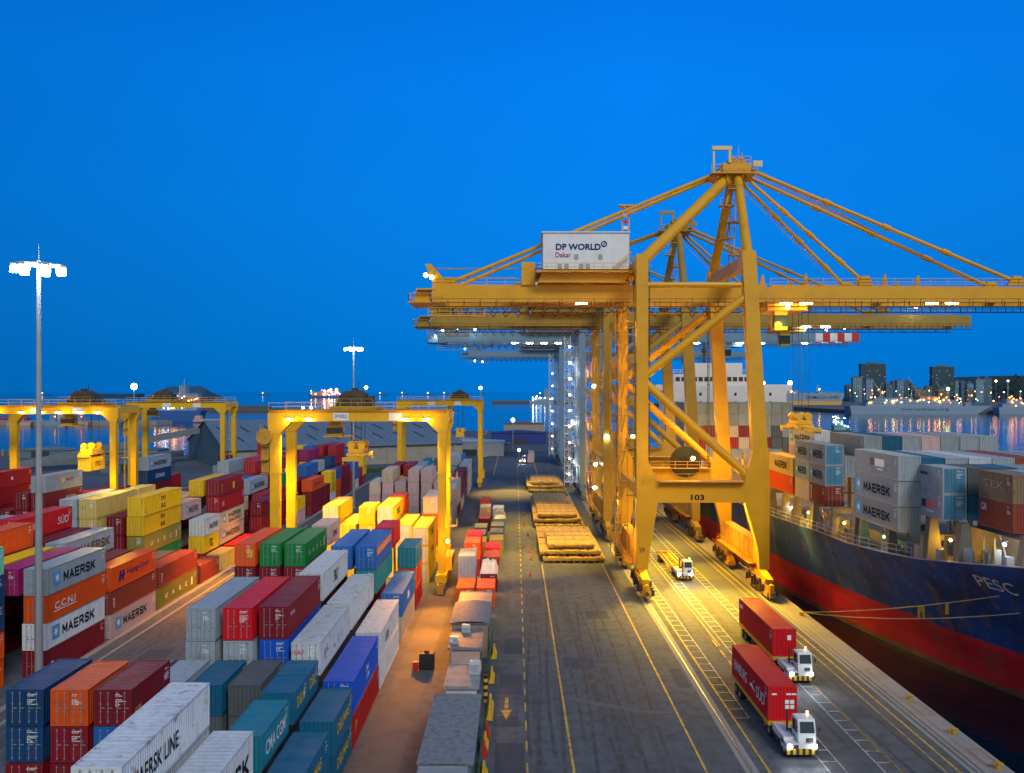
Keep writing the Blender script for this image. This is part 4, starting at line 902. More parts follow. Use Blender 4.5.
# bulwark cap, railing, deck posts, hatch coaming
b = MB(); ys = [52+2*k for k in range(105)]
for y in ys:
    if y+2 > 262: break
    x0, z0 = side_x(y); x1, z1 = side_x(y+2); b.bar((x0+.1,y,z0+.05),(x1+.1,y+2,z1+.05),.25,.12)
sb(b, 'deck_edge', GREYP)
b = MB()
for y in range(96,256,3):
    x0, z0 = side_x(y); x1, z1 = side_x(y+3)
    for dz in (.55,1.1): b.bar((x0+.35,y,z0+dz),(x1+.35,y+3,z1+dz),.06)
    b.bar((x0+.35,y,z0),(x0+.35,y,z0+1.1),.07)
sb(b, 'railing', LGREY)
b = MB()
b.box(ctr(95)-9.0,ctr(95)+9.0,94,131,9.6,11.2); b.box(ctr(88)-6.6,ctr(88)+7,81,93.9,11.0,14.6); b.box(ctr(200)-11,ctr(200)+11,198,217,8.6,10.2); b.box(ctr(150)-11,ctr(150)+11,148,196,8.6,9.7)
sb(b, 'hatch_coaming', paint('coaming_paint',(.30,.24,.17),.6,.5))
bg_ = paint('bridge_beige', (.24,.20,.14), .6, .4)
POSTS = [(94.4,13.7),(101,13.7),(107.3,13.7),(109,13.7),(115.6,13.7),(122,13.7),(129,13.6),(134,13.5),(140,13.5)]
for y, zt in POSTS:
    x, z = side_x(y); b = MB(); b.prism([(x+.3,z),(x+1.6,z),(x+1.2,zt-.05),(x+.55,zt-.05)],'y',y-.4,y+.4); b.box(x+1.21,x+5,y-.25,y+.25,zt-.7,zt-.05); sb(b, 'deck_support', bg_)
for y, zt in ((80.9,15.7),(89.2,15.7),(94,15.6)):
    x, z = side_x(y); b = MB(); b.prism([(x+.5,z),(x+2.2,z),(x+1.7,zt-.06),(x+.9,zt-.06)],'y',y-.5,y+.5); sb(b, 'deck_support', bg_)
for y in (94.2, 108.2, 130.6):
    x, z = side_x(y); b = MB()
    for k in range(9): xx = x+1.4+k*2.6; b.box(xx-.13,xx+.13,y-.35,y+.35,z,z+9.0 if y != 94.2 else z+7)
    for zz in (z+4.2,z+7): b.box(x+1,x+23.6,y-.5,y+.5,zz,zz+.15); b.rail([(x+1,y-.5,zz+.15),(x+23,y-.5,zz+.15)],1.0,2.6,.06)
    sb(b, 'lashing_bridge', bg_)
for y in (150,159,168,177,186,195):
    x, z = side_x(y); b = MB()
    for k in range(9): xx = x+1.4+k*2.7; b.box(xx-.16,xx+.16,y-.2,y+.2,z,z+6+ (k*7+y) % 3)
    for zz in (z+2.6,z+5.4): b.box(x+1,x+23.4,y-.3,y+.3,zz,zz+.18)
    sb(b, 'cell_guide', paint('cell_guide_paint',(.42,.22,.06),.6,.5))
# white slanted bulwark pieces amidships and the deck clutter
b = MB()
rr = random.Random(5)
for k in range(30):
    b = MB(); y = rr.uniform(84,140); x, z = side_x(y); x += rr.uniform(.9,2.6); q = rr.uniform(.25,.6); b.box(x-q,x+q,y-q,y+q,z,z+rr.uniform(.5,1.6))
    if k % 3 == 0: b.bar((x,y,z),(x,y+1.5,z+2.6),.12)
    sb(b, 'deck_gear', [GREYP])
b = MB()
for y in (84.2,85.6,91,110.5,113.5): x, z = side_x(y); b.bar((x+.8,y,z),(x+.8,y+.2,z+2.6),.16); b.bar((x+.8,y+.9,z),(x+.8,y,z+2.6),.12)
sb(b, 'davit_post', paint('davit_yellow',(.5,.36,.08),.6,.3))
for (y, dx, dz, m_) in ((114,1.5,1.9,WARML),(111.6,1.6,1.6,WARMD),(92.4,2.2,2.1,WARML),(83.8,1.4,2.0,COOLL),(104.5,1.9,1.4,GRNL),(133,1.4,1.8,COOLL),(126,1.4,1.8,WARMD)):
    x, z = side_x(y); b = MB(); b.ball((x+dx,y,z+dz),.16,8,0); b.box(x+dx-.28,x+dx+.28,y-.1,y+.3,z+dz+.25,z+dz+.35,1); sb(b, 'deck_lamp', [m_,DARK])
# deckhouse aft
b = MB(); c0 = ctr(225); b.box(c0-12.5,c0+16.5,219,236,9.2,30.4); b.box(c0-11.5,c0+10.5,219.5,234,30.4,33.2); b.box(c0-16,c0+18,219.2,223,29.2,29.6); b.box(c0-7,c0+6,221,231,33.203,36); b.box(c0-16,c0+18,219.25,219.5,29.6,30.6)
b.rail([(c0-11.5,219.6,33.2),(c0+10.5,219.6,33.2)],1.1,1.6,.1); dh = sb(b, 'deckhouse', paint('deckhouse_white',(.74,.70,.66),.5,.1))
for k in range(15): b = MB(); b.box(c0-11+1.43*k,c0-11+1.43*k+1.05,219.44,219.48,31.4,32.5); sb(b, 'window', GLASS, dh)
for lv in (11.6,14.4,17.2,20,22.8,25.6,27.8):
    for k in range(9):
        if (k*5+int(lv)) % 3: b = MB(); b.box(c0-11+2.9*k,c0-11+2.9*k+.6,218.95,218.99,lv,lv+.8); sb(b, 'window', GLASS, dh)
for x, h_ in ((c0-8,44),(c0-2.5,41.5)):
    b = MB(); b.bar((x,226,36),(x,226,h_),.5); 
    for k in range(3): b.bar((x-1.6+.4*k,226,h_-5+1.7*k),(x+1.6-.4*k,226,h_-5+1.7*k),.25)
    b.ball((x,226,h_-2.3),.7); sb(b, 'mast', DARK)
b = MB(); b.box(c0-4,c0+4,238,246,9.4,33); sb(b, 'funnel', NAVY)
write('PESC', paint('cream_lettering',(.7,.62,.48),.5,0), ship, (0,0,0), 4.6, 1.15, '-x', .0, 'ship_name')
nm = [o for o in ship.children if o.name == 'ship_name'][0]
def flare(y, zz):
    for a, c in zip(STN[:-1], STN[1:]):
        if a[0] <= y <= c[0]:
            u = (y-a[0])/(c[0]-a[0]); wh = (a[2] or 0)+((c[2] or 0)-(a[2] or 0))*u; dhf = a[1]+(c[1]-a[1])*u; zd = a[3]+(c[3]-a[3])*u
            return ctr(y)-(wh+(dhf-wh)*(max(0,(zz+1.8)/(zd+1.8))**1.5))
# letters follow the flare: place each vertex on the hull skin
me = nm.data.copy(); nm.data = me
for v in me.vertices:
    y = 87.0-v.co.x; z = 9.75+v.co.y; X = flare(y, z)-.14; v.co = (X-SX, y-SY, z-SZ)
nm.rotation_euler = (0,0,0); nm.location = (0,0,0)
# ------------------------------------------------------------------ containers on the ship
def scont(x, y, z, L, col, label, h=2.7, texts=(), doors=False, wear=0, lod=None):
    return cont(x, y, z, L, col, label, 'containers on the moored ship', h=h, doors=doors, texts=texts, face='-x', wear=wear, lod=lod)
def MS(L, k=.62): return [('*',None,L*.05,L*.115,.65,1.5),('MAERSK',INK,L*.23,L*k,.8,1.05,.045)]
X = 41.35
for t_, (c, tx, n) in enumerate((('z',MS(12.2),'grey container with star emblem and bold black lettering, lowest of three on the ship side'),('z',MS(12.2),'grey container with star emblem and bold black lettering, middle of three on the ship side'),('z',[('#',NAVY,4.6,1.3,1.15,.85),('#',WINK,5.95,2.6,1.15,.85),('P&O',WINK,4.75,1.0,1.35,.45,.04),('Nedlloyd',BINK,6.15,2.2,1.35,.5,.03),('#',WINK,6.6,1.6,.75,.18)],'grey container with navy and white name patch, top of three on the ship side'))):
    scont(X+.02*t_, 95, 13.72+2.78*t_, 12.2, c, n, texts=tx)
for j, (y0, q) in enumerate(((116.2,'second'),(122.6,'first'))):
    for t_, c in enumerate('uzz' if j == 0 else 'ezz'):
        cc = scont(40.95, y0, 13.72+2.72*t_, 6.06, c, '%s short container, %s tier, %s pile %s the star emblem containers on the ship' % (PAL[c][1],('lowest','middle','top')[t_],'near' if j == 0 else 'far','beyond'),
              texts=MS(6.06,.62) if t_ else ([('#',WINK,.5,.25,.4,2.0)] if j == 0 else []), doors=j == 0, lod=0)
        if t_ and j == 0:
            for ch in cc.children:
                if ch.name.startswith('door'): ch.color = (.05,.24,.38,1)  # ends of the grey boxes coloured blue for the sky light they face
for t_, c in enumerate('oq'): scont(40.85,129.4,13.7+2.74*t_,12.2,c,('orange container low on the ship beside the crane leg','yellow lit pale container with black lettering above the orange ship container')[t_], texts=[] if t_ == 0 else [('MAERSK',INK,3.2,6.4,.8,1.05,.045)])  # upper box: yellow lamplight put into the colour of a pale container
for t_, c in enumerate('kkw'): scont(44.6,131,13.7+2.74*t_+1.2,12.2,c,'pale container, %s of the pile under the hanging ship crane spreader' % ('bottom','middle','top')[t_], texts=MS(12.2) if t_ == 2 else [])
for t_, (c, tx) in enumerate((('z',[('#',NAVY,1.4,.95,1.0,.8),('#',paint('coral_lettering',(.72,.16,.16),.5,.1),2.4,2.3,1.0,.8),('P&O',WINK,1.5,.75,1.2,.4,.04),('Nedlloyd',WINK,2.55,2.0,1.2,.42,.03),('#',WINK,2.6,1.5,.6,.12)]),('z',[('#',WINK,.5,.3,1.7,.3),('MAERSK',INK,.9,1.9,1.7,.3,.02)]))):
    scont(43.75,90,15.72+2.72*t_,6.06,c,('grey short container with navy and coral name patch near the ship bow','grey short container with tiny lettering above the coral patch one near the bow')[t_],texts=tx,lod=0,doors=True)
    for ch in D.objects:
        if ch.name.startswith('door') and ch.parent and 'near the' in ch.parent.get('label','') and 'patch' in ch.parent['label']: ch.color = (.05,.22,.34,1)  # bow bay ends: blue ambient light put into the door colour
for t_, c in enumerate('ux'): scont(46.3,81.8,15.72+2.74*t_,6.06,c,('brick red short container nearest the ship bow','heavily rusted short container on the brick red one nearest the bow')[t_],texts=[('CAI',WINK,.5,.9,1.6,.7,.05)] if t_ == 0 else [('TEX',paint('faded_lettering',(.36,.30,.24),.6,.5,3),1.0,3.4,1.2,.7,.03)],wear=t_,lod=0)
# rows inboard: only tops and upper ends show
row_cols = 'zzezdzszkzz'
for k in range(1,9):
    for t_ in (2,3) if k > 1 else (2,):
        if t_ == 2 and k not in (1,2): continue
        zz = 12.2+2.72*t_ if k > 1 else 13.72+2.72*t_
        scont(40.95+2.55*k,116.2,12.15+2.72*t_,12.4,row_cols[(k+t_) % 11],'%s container, %s row inboard, in the long bay beyond the star emblem containers' % (PAL[row_cols[(k+t_) % 11]][1], ORD[k] if t_ == 3 else ORD[k]+' lower'), texts=[])
for k in range(1,9):
    c = 'zszwzuzze'[k]
    scont(X+2.55*k,95,16.35+2.72,12.2,c,'%s container end, %s row inboard of the star emblem containers on the ship' % (PAL[c][1],ORD[k]), texts=[])
for k in range(1,7):
    c = 'dszzkz'[k-1]
    for t_ in ((0,1) if k == 1 else (1,)):
        scont(43.75+2.55*k,90,15.72+2.72*t_,6.06,c if t_ else 's','%s %scontainer end, %s row inboard in the bow bay' % (PAL[c if t_ else 's'][1],'' if t_ else 'lower ',ORD[k]))
for k in range(1,5): scont(46.3+2.55*k,81.8,18.46,6.06,'aksw'[k-1],'%s container roof, %s row inboard nearest the bow' % (PAL['aksw'[k-1]][1],ORD[k]))
# wall of container ends in front of the deckhouse
rr = random.Random(9)
for t_ in range(6):
    for k in range(10):
        c = 'azzazezza'[rr.randrange(9)] if t_ > 3 else 'zrzdmzezc'[rr.randrange(9)]
        scont(ctr(204)-12.6+2.53*k,203.5,10.3+2.68*t_,12.2,c,'%s container end, %s tier %s column, wall before the white deckhouse' % (PAL[c][1],ORD[t_],ORD[k]),h=2.62,doors=True,lod=2)
# ------------------------------------------------------------------ terminal tractors and trailers
def tractor(label, x, y, grp='terminal tractors on the quay'):
    """faces -Y; x,y = centre of the front bumper on the ground"""
    t = thing('terminal_tractor', label, 'tractor truck', (x,y,0), 0, grp)
    b = MB(); b.box(-.5,.5,.4,5.6,.75,1.1); b.box(-1.2,1.2,.05,1.7,.55,1.2); b.box(-1.2,-.35,.9,4.0,.9,1.45); b.box(-.9,.9,4.2,5.4,1.1,1.3,1); b.box(-1.0,1.0,2.6,3.4,.6,1.2,1); b.build('chassis', [WHITE,DARK], t)
    b = MB(); b.prism([(.25,1.2),(2.0,1.2),(2.0,2.85),(1.85,2.98),(.6,2.98),(.48,2.85),(.25,1.95)],'x',-.2,1.15)
    cab = b.build('cab', WHITE, t)
    b = MB(); b.box(-.9,-.3,-.005,.045,.88,1.15); b.box(.35,.95,.24,.246,1.25,1.6); b.box(1.152,1.16,.7,1.8,1.25,1.28); b.box(1.152,1.16,.68,.7,1.25,2.8); b.box(1.152,1.16,1.8,1.82,1.25,2.8); b.build('trim', DARK, cab)
    b = MB(); b.tube((-.5,2.3,1.2),(-.5,2.3,3.1),.08,n=8); b.tube((-1.0,2.2,.7),(-1.0,3.6,.7),.25,n=10); b.tube((1.0,2.2,.7),(1.0,3.4,.7),.25,n=10); b.box(1.15,1.3,1.0,1.5,.45,.52); b.box(1.15,1.3,1.0,1.5,.8,.87)
    for k in range(4): b.bar((.1+.12*k,2.1,1.6),(.1+.12*k,3.6,1.35),.04)
    b.build('exhaust_and_tanks', DARK, t)
    b = MB(); b.face([(-.1,.225,2.0),(1.05,.225,2.0),(1.02,.44,2.82),(-.06,.44,2.82)]); b.face([(-.215,.6,1.85),(-.215,1.85,1.85),(-.215,1.85,2.75),(-.215,.68,2.75)]); b.face([(1.165,.6,1.85),(1.165,1.85,1.85),(1.165,1.85,2.75),(1.165,.68,2.75)]); b.face([(-.08,2.015,1.85),(1.02,2.015,1.85),(1.02,2.015,2.75),(-.08,2.015,2.75)])
    b.build('window', GLASS, cab)
    b = MB()
    for k in range(10): b.box(-1.22+.244*k,-1.22+.244*(k+1),-.02,.04,.4,.85,k % 2)
    b.build('bumper', [TAPE,DARK], t)
    for s in (-1,1):
        b = MB(); b.ball((s*.95,.02,1.02),.20,8); b.build('headlight', HEADL, t)
        b = MB(); wheel(b,(s*1.0,1.0,.52),.52,.35,'x',0,1); b.build('wheel',[BLACK,GREYP],t)
        b = MB(); wheel(b,(s*.95,4.8,.52),.52,.6,'x',0,1); b.build('wheel',[BLACK,GREYP],t)
    b = MB(); b.tube((.9,1.6,2.98),(.9,1.6,3.15),.06,n=8); b.ball((.9,1.6,3.2),.09,8,0); b.build('beacon', WARMD, t)
    b = MB()
    for s in (-.2,1.15): b.bar((s,.3,2.2),(s+(-.2 if s < 0 else .2),.2,2.3),.04); b.box(s+(-.3 if s < 0 else .15),s+(-.15 if s < 0 else .3),.15,.2,2.1,2.5)
    b.build('mirror', DARK, t)
    for s in (-1,1): lamp((x+s*.95, y-.25, 1.05), 420, (.9,.95,1), (x+s*1.3, y-9, -.5), 80, .12, .7)
    return t
def trailer(label, x, y, L=12.4):
    t = thing('container_trailer', label, 'trailer', (x,y,0), 0, 'container trailers on the quay')
    b = MB()
    for s in (-.55,.55): b.box(s-.12,s+.12,-1.0 if 0 else 0,L,1.0,1.42)
    for k in range(8): yy = .2+k*(L-.4)/7; b.box(-1.2,1.2,yy-.12,yy+.12,1.18,1.40)
    for s in (-1,1): b.box(s*1.2-.06,s*1.2+.06,0,L,1.15,1.43)
    for yy in (.1,L-.3): b.box(-1.22,1.22,yy-.15,yy+.15,1.1,1.45)
    b.box(-1.0,1.0,L-3.4,L-.8,.75,1.0); b.box(-.8,-.6,2.6,2.8,.1,1.0); b.box(.6,.8,2.6,2.8,.1,1.0); b.build('frame', TAPE, t)
    for yy in (L-2.9,L-1.5):
        for s in (-1,1): q = MB(); wheel(q,(s*.92,yy,.5),.5,.55,'x',0,1); q.build('wheel',[BLACK,GREYP],t)
    for s in (-1,1): q = MB(); q.box(s*.9-.15,s*.9+.15,L-.02,L+.03,1.0,1.12); q.build('tail_lamp', REDL, t)
    return t
RC = 'red containers carried by tractors'
tractor('white terminal tractor with striped bumper pulling the nearer red container', 22.6, 69.2); trailer('yellow framed trailer under the nearer moving red container', 22.35, 73.4)
c = cont(21.13,73.5,1.46,12.2,'c','bright red lettered container on the nearer of the two loaded trailers',RC,h=2.85,doors=False,lod=0,face='-x',texts=[('HAMBURG',WINK,.9,4.6,.85,1.0,.02),('SÜD',WINK,8.6,2.6,.8,1.2,.02)]+[('#',WINK,x_,.34,z_,.32,0,'-y') for x_ in (.2,.62) for z_ in (1.0,1.42)]+[('#',WINK,x_,.4,2.15,.14,0,'-y') for x_ in (-.9,.3,.75)])
b = MB()
for q in ([(0,0),(1.5,.55),(.9,.3),(2.1,-.2)],[(.9,.3),(1.5,.55),(1.9,.9)]): b.face([(p[0],p[1],0) for p in q])
o = b.build('emblem', WINK, c); o.location = (-1.235,-.2,1.2); o.rotation_euler = FACE['-x']
tractor('white terminal tractor pulling the farther red container beside the quay rail', 28.3, 86.9); trailer('yellow framed trailer under the farther moving red container', 27.95, 91.2, 13.9)
cont(26.73,91.3,1.46,13.7,'c','plain crimson container on the farther of the two loaded trailers',RC,h=2.85,doors=False,lod=0,face='-x',texts=[('#',WINK,.7,1.0,1.9,.4),('#',WINK,.3,.4,1.7,.5,0,'-y')])
tractor('white terminal tractor with empty trailer driving under the nearest quay crane', 26.0, 134.2); trailer('empty yellow trailer under the nearest quay crane', 25.6, 139.2)
tractor('small distant white truck parked at the end of the quay road', 3.0, 352); cont(5,353,.3,6.06,'k','pale container body standing beside the distant parked truck','boxes at the end of the quay road',lod=2); cont(5.6,362,.3,12.2,'e','tan tarpaulin covered box behind the distant parked truck','boxes at the end of the quay road',h=3.6,lod=2)
# ------------------------------------------------------------------ piles of hatch covers
def hatch(label, x0, x1, y0, y1, z, th=.92):
    t = tag(D.objects.new('hatch_cover', None), label, 'hatch cover', 'ship hatch covers piled on the quay'); COL.objects.link(t); t.location = ((x0+x1)/2,(y0+y1)/2,z)
    w_, l_ = (x1-x0)/2, (y1-y0)/2
    b = MB(); b.box(-w_,w_,-l_,l_,th-.3,th); b.box(-w_+.05,w_-.05,-l_+.05,-l_+.2,th-.52,th-.303); b.box(-w_+.15,w_-.15,l_-.3,l_-.15,.12,th-.303)
    for s in (-1,1): b.box(s*(w_-.22)-.08,s*(w_-.22)+.08,-l_+.3,l_-.3,.12,th-.303)
    n = int(w_*2/1.1)
    for k in range(n+1): xx = -w_+.3+k*(2*w_-.6)/n; b.box(xx-.05,xx+.05,-l_-.04,-l_+.048,th-.5,th-.05)
    for xx in [-w_+.8+i_*(2*w_-1.6)/8 for i_ in range(9)]:
        for yy in (-l_+.6,l_-.6): b.box(xx-.16,xx+.16,yy-.3,yy+.3,0,th-.304)
    b.build('panel', RUSTY, t)
    b = MB()
    for i in range(4):
        for j in range(3):
            xx = -w_+.5+i*(2*w_-1)/3; yy = -l_+.5+j*(2*l_-1)/2; b.box(xx-.14,xx+.14,yy-.14,yy+.14,th,th+.07)
    for k in range(1,4): b.box(-w_+.05,w_-.05,-l_+k*2*l_/4-.10,-l_+k*2*l_/4+.10,th,th+.03)
    for k in range(1,5): b.box(-w_+k*2*w_/5-.05,-w_+k*2*w_/5+.05,-l_+.05,l_-.05,th+.003,th+.022)
    b.build('lashing_socket', DARK, t)
for pn, (ya, sets) in {'nearest':(148,[(4.7,15.2,148,170,0),(4.2,14.6,149.2,177,.93),(5.6,13.6,150.4,169,1.86)]),
        'middle':(184,[(4.2,14.4,184.5,212,0),(3.9,14.1,186,228,.93),(4.9,13.2,187,205,1.86),(4.5,12.7,207,226,1.864)]),
        'farthest':(252,[(3.6,14.2,251,276,0),(3.4,14.0,252.5,280,.93),(4.6,12.8,254,277,1.86)])}.items():
    for k, (x0,x1,y0,y1,z) in enumerate(sets): hatch('rusty steel hatch cover, %s in the %s pile on the quay' % ((('bottom slab','middle slab','top slab') if pn != 'middle' else ('bottom slab','second slab','nearer top slab','farther top slab'))[k],pn), x0,x1,y0,y1,z+.006)
cn = [(2.4,138,'nearest of all'),(2.8,151,'beside the nearest hatch cover pile'),(2.6,158,'at the rear of the nearest hatch cover pile'),(1.6,163,'out on the dashed line'),(2.6,176,'between nearest and middle hatch cover piles'),(2.0,190,'beside the middle hatch cover pile'),(2.2,205,'rear of the middle hatch cover pile')]
for x, y, n in cn:
    t = thing('traffic_cone', 'orange red traffic cone on the asphalt, '+n, 'traffic cone', (x,y,.004), 0, 'traffic cones along the hatch covers')
    b = MB(); b.box(-.24,.24,-.24,.24,0,.05); b.build('base', BLACK, t)
    b = MB(); b.tube((0,0,.05),(0,0,.85),.17,.03,n=10); b.build('body', RED, t)
# ------------------------------------------------------------------ site cabins along the road
def corr_roof(b, x0, x1, y0, y1, z, arch=.25, mi=0):
    n = 10; per = int((y1-y0)/.30)
    for i in range(per):
        ya = y0+i*(y1-y0)/per; yb = ya+(y1-y0)/per*.5; yc_ = ya+(y1-y0)/per
        for (p, dz0, q, dz1) in ((ya,0,yb,.05),(yb,.05,yc_,0)):
            for j in range(n):
                u0, u1 = j/n, (j+1)/n; f = lambda u: z+arch*4*u*(1-u)
                b.face([(x0+(x1-x0)*u0,p,f(u0)+dz0),(x0+(x1-x0)*u1,p,f(u1)+dz0),(x0+(x1-x0)*u1,q,f(u1)+dz1),(x0+(x1-x0)*u0,q,f(u0)+dz1)],mi)
def cabin(label, x0, x1, y0, y1, z, wall, roof='flat', roofm=None, aircon=(), door=True):
    t = thing('site_cabin', label, 'cabin', ((x0+x1)/2,(y0+y1)/2,0), 0, 'site cabins beside the quay road'); w_, l_ = (x1-x0)/2, (y1-y0)/2
    b = MB(); b.box(-w_+.25,w_-.25,-l_+.25,l_-.25,0,z-.12); b.build('wall', wall, t)
    b = MB()
    if roof == 'flat': b.box(-w_,w_,-l_,l_,z-.118,z+.06); b.box(-w_,w_,-l_,-l_+.12,z+.06,z+.16); b.box(-w_,w_,l_-.12,l_,z+.06,z+.16)
    else: corr_roof(b,-w_,w_,-l_,l_,z-.1,roof); b.box(-w_+.05,w_-.05,-l_+.05,l_-.05,z-.2,z-.121)
    b.build('roof', roofm or ROOFG, t)
    b = MB(); b.box(w_-.245,w_-.2,-l_*.5,-l_*.5+.9,.05,2.1); b.build('door', GREEN, t)
    for k in range(2): b = MB(); b.box(w_-.245,w_-.21,-.2+l_*.45*k,.7+l_*.45*k,1.0,2.0); b.build('window', GLASS, t)
    for (ax_, ay_, az_) in aircon:
        b = MB(); b.box(ax_-.45,ax_+.45,ay_-.18,ay_+.18,z+.064,z+.064+az_); b.box(ax_-.38,ax_+.38,ay_-.19,ay_-.183,z+.16,z+az_*.75,1); b.build('air_conditioner', [LGREY,GREYP], t)
    return t
cabin('long shed with grey corrugated roof, nearest of the roadside cabins', -6.75,-2.8,60,74,3.6,paint('shed_wall',(.12,.16,.18),.7,.4),.07)
cabin('low cabin with pale flat roof and air conditioners behind the long shed', -6.3,-3.15,77,83.4,3.0,LGREY,'flat',paint('weathered_flat_roof',(.26,.28,.29),.7,.5,1.2),aircon=((2.1-1.1,.6,1.2),(2.1-1.0,1.4,.9)))
cabin('pink walled cabin with flat grey roof and two white roof units', -6.75,-3.3,88,95,3.2,PINKW,'flat',ROOFG,aircon=((-1.2,-1.6,.7),(-.2,2.5,.8)))
cabin('cabin with arched grey corrugated roof in the middle of the roadside row', -7.1,-2.75,95.4,105,3.9,paint('tan_wall',(.3,.22,.17),.8,.3),.22)
cabin('low cabin with smooth pinkish flat roof, farthest of the roadside row', -7.0,-2.9,107,113.5,3.0,PINKW,'flat',paint('pinkish_roof',(.30,.26,.25),.6,.4))
cabin('flat white roofed hut at the very bottom edge in front of the long shed', -6.6,-3.2,54,59.9,3.3,LGREY,'flat',paint('weathered_flat_roof',(.26,.28,.29),.7,.5,1.2))
# second line of small containers behind the cabins
G = 'loose containers beside the quay road'
SM = [(-7.9,118,0,'o','orange short container in left of the front pair behind the cabins'),(-5.2,118,0,'o','orange short container in right of the front pair behind the cabins'),
 (-8.2,127,0,'k','pinkish short container behind the front orange pair on the left'),(-8.2,127,2.6,'a','grey short container on top of the pinkish one'),(-5.0,127,0,'m','maroon short container under the white tarpaulin heap'),
 (-8.0,138,0,'r','dark red short container beneath an orange one, loose row'),(-8.0,138,2.6,'o','orange container stacked on a dark red one, loose row'),(-8.0,145,2.6,'c','bright red container on top, just behind the orange one, loose row'),(-8.0,145,0,'c','red container under the bright red one, loose row'),
 (-5.0,140,0,'u','brown roofed red container right of the orange stack, loose row'),(-5.0,148,0,'c','bright red single container at right of loose row'),(-4.6,156,0,'l','olive container behind the bright red single one'),(-7.6,154,0,'l','olive container at left, beyond the red stack'),
 (-7.9,162,0,'d','dark grey container with open top, left of the far loose row'),(-7.9,170,0,'d','second dark grey container, left of the far loose row'),(-4.7,164,0,'d','dark grey container at right of the far loose row'),(-4.7,172,0,'d','dark grey container, farthest at right of the loose row'),
 (-7.6,182,0,'m','maroon container with yellow load arch on top'),(-4.4,182,0,'a','pale grey container with white load arch on top'),(-8.0,200,0,'e','cream container at the far end of the loose row'),(-5.0,198,0,'w','white container at the far end of the loose row'),(-8.4,214,0,'o','orange container at the very end of the loose row')]
for x, y, z, c, n in SM: cont(x, y, z+.006, 6.06, c, n, G, h=2.58)
b = MB(); rr = random.Random(3); nx, ny = 9, 14
P = [[(-5.1+2.6*i/nx, 127.2+5.6*j/ny, 2.62+ (0 if i in (0,nx) or j in (0,ny) else .55+.55*rr.random()+.5*math.sin(j*.9))) for i in range(nx+1)] for j in range(ny+1)]
for j in range(ny):
    for i in range(nx): b.face([P[j][i],P[j][i+1],P[j+1][i+1],P[j+1][i]])
for j in range(ny):
    for i in (0,nx): a, c = P[j][i], P[j+1][i]; b.face([a,c,(c[0],c[1],1.9),(a[0],a[1],1.7)])
for i in range(nx): a, c = P[0][i], P[0][i+1]; b.face([(a[0],a[1]-.1,1.6),(c[0],c[1]-.1,1.8),c,a])
tag(b.build('tarpaulin', TARP, smooth=False), 'crumpled white tarpaulin covering the load on the maroon container', 'tarpaulin')
for x, y, m_, n in ((-6.4,183.5,TAPE,'yellow round load hoops standing on the maroon container'),(-3.2,183.5,TARP,'white round load hoops standing on the pale grey container')):
    b = MB()
    for k in range(3):
        pr = None
        for a in range(9): p = (x+1.1*math.cos(math.pi*a/8), y+k*1.2, 2.59+1.5*math.sin(math.pi*a/8)); b.bar(pr,p,.16) if pr else None; pr = p
    tag(b.build('load_hoop', m_), n, 'load frame')
# ------------------------------------------------------------------ roadside clutter
def barrier(label, x, y, m_, L=1.9):
    t = thing('road_barrier', label, 'barrier', (x,y,.004), 0, 'plastic barriers along the road'); b = MB()
    b.prism([(-.3,0),(.3,0),(.3,.15),(.12,.5),(.08,.95),(-.08,.95),(-.12,.5),(-.3,.15)],'y',-L/2,L/2); b.build('body', m_, t)
    b = MB(); 
    for s in (-1,1): b.box(-.05,.05,s*L/4-.12,s*L/4+.12,.952,1.03)
    b.build('grip', m_, t)
for x, y, m_, n, L_ in ((-2.3,96.5,TAPE,'yellow barrier beside the arched roof cabin',2.6),(-2.35,88.5,TAPE,'yellow barrier beside the pink cabin',2.6),(-2.25,79.5,TAPE,'long yellow barrier next to the striped post',4.2),(-2.4,74.3,RED,'red barrier just past the long yellow one',1.6),(-2.45,71.8,TAPE,'yellow barrier leaning between two red ones',1.6),(-2.5,70.2,RED,'small red barrier farthest down the shed wall',1.2),(-2.35,66.0,TAPE,'yellow barrier alongside the long shed',1.8),(-2.5,62.2,TAPE,'yellow barrier at the near end of the long shed',1.8)): barrier(n,x,y,m_,L_)
t = thing('bollard_post','black and yellow striped post beside the pale flat roofed cabin','post',(-2.75,82.0,0)); b = MB()
for k in range(8): b.tube((0,0,.32*k),(0,0,.32*(k+1)),.2,n=12,mi=k % 2)
b.build('body',[TAPE,BLACK],t)
rr = random.Random(21)
for k, (ya, yb, n) in enumerate(((86,101,'dark green mesh fence panel beside the pink cabin'),(60,75,'dark green mesh fence panel beside the long shed'))):
    t = thing('mesh_fence', n, 'fence', (-2.62,ya,0), 0, 'green fences beside the cabins'); b = MB(); y = 0
    while y < yb-ya: b.bar((0,y,.3),(0,y,2.1),.03); b.bar((0,y,2.1-(y % .5)),(0,min(y+.3,yb-ya),2.1-(y % .5)),.03); y += .3
    for z in (.4,1.2,2.05): b.bar((0,0,z),(0,yb-ya,z),.05)
    b.build('mesh_panel', GREEN, t); y = 0
    while y <= yb-ya: q = MB(); q.bar((0,y,0),(0,y,2.3),.1); q.build('post', GREEN, t); y += 3.7
t = thing('water_tank','black plastic tank standing left of the pink cabin','tank',(-9.2,92,0)); b = MB(); b.box(-.75,.75,-.7,.7,.15,1.7); b.tube((0,0,1.7),(0,0,1.9),.3,n=12); b.box(-.6,.6,-.5,.5,0,.148); b.build('body',BLACK,t)
t = thing('drum','small red drum beside the black tank','drum',(-10.3,91.2,0)); b = MB(); b.tube((0,0,0),(0,0,.95),.3,n=14)
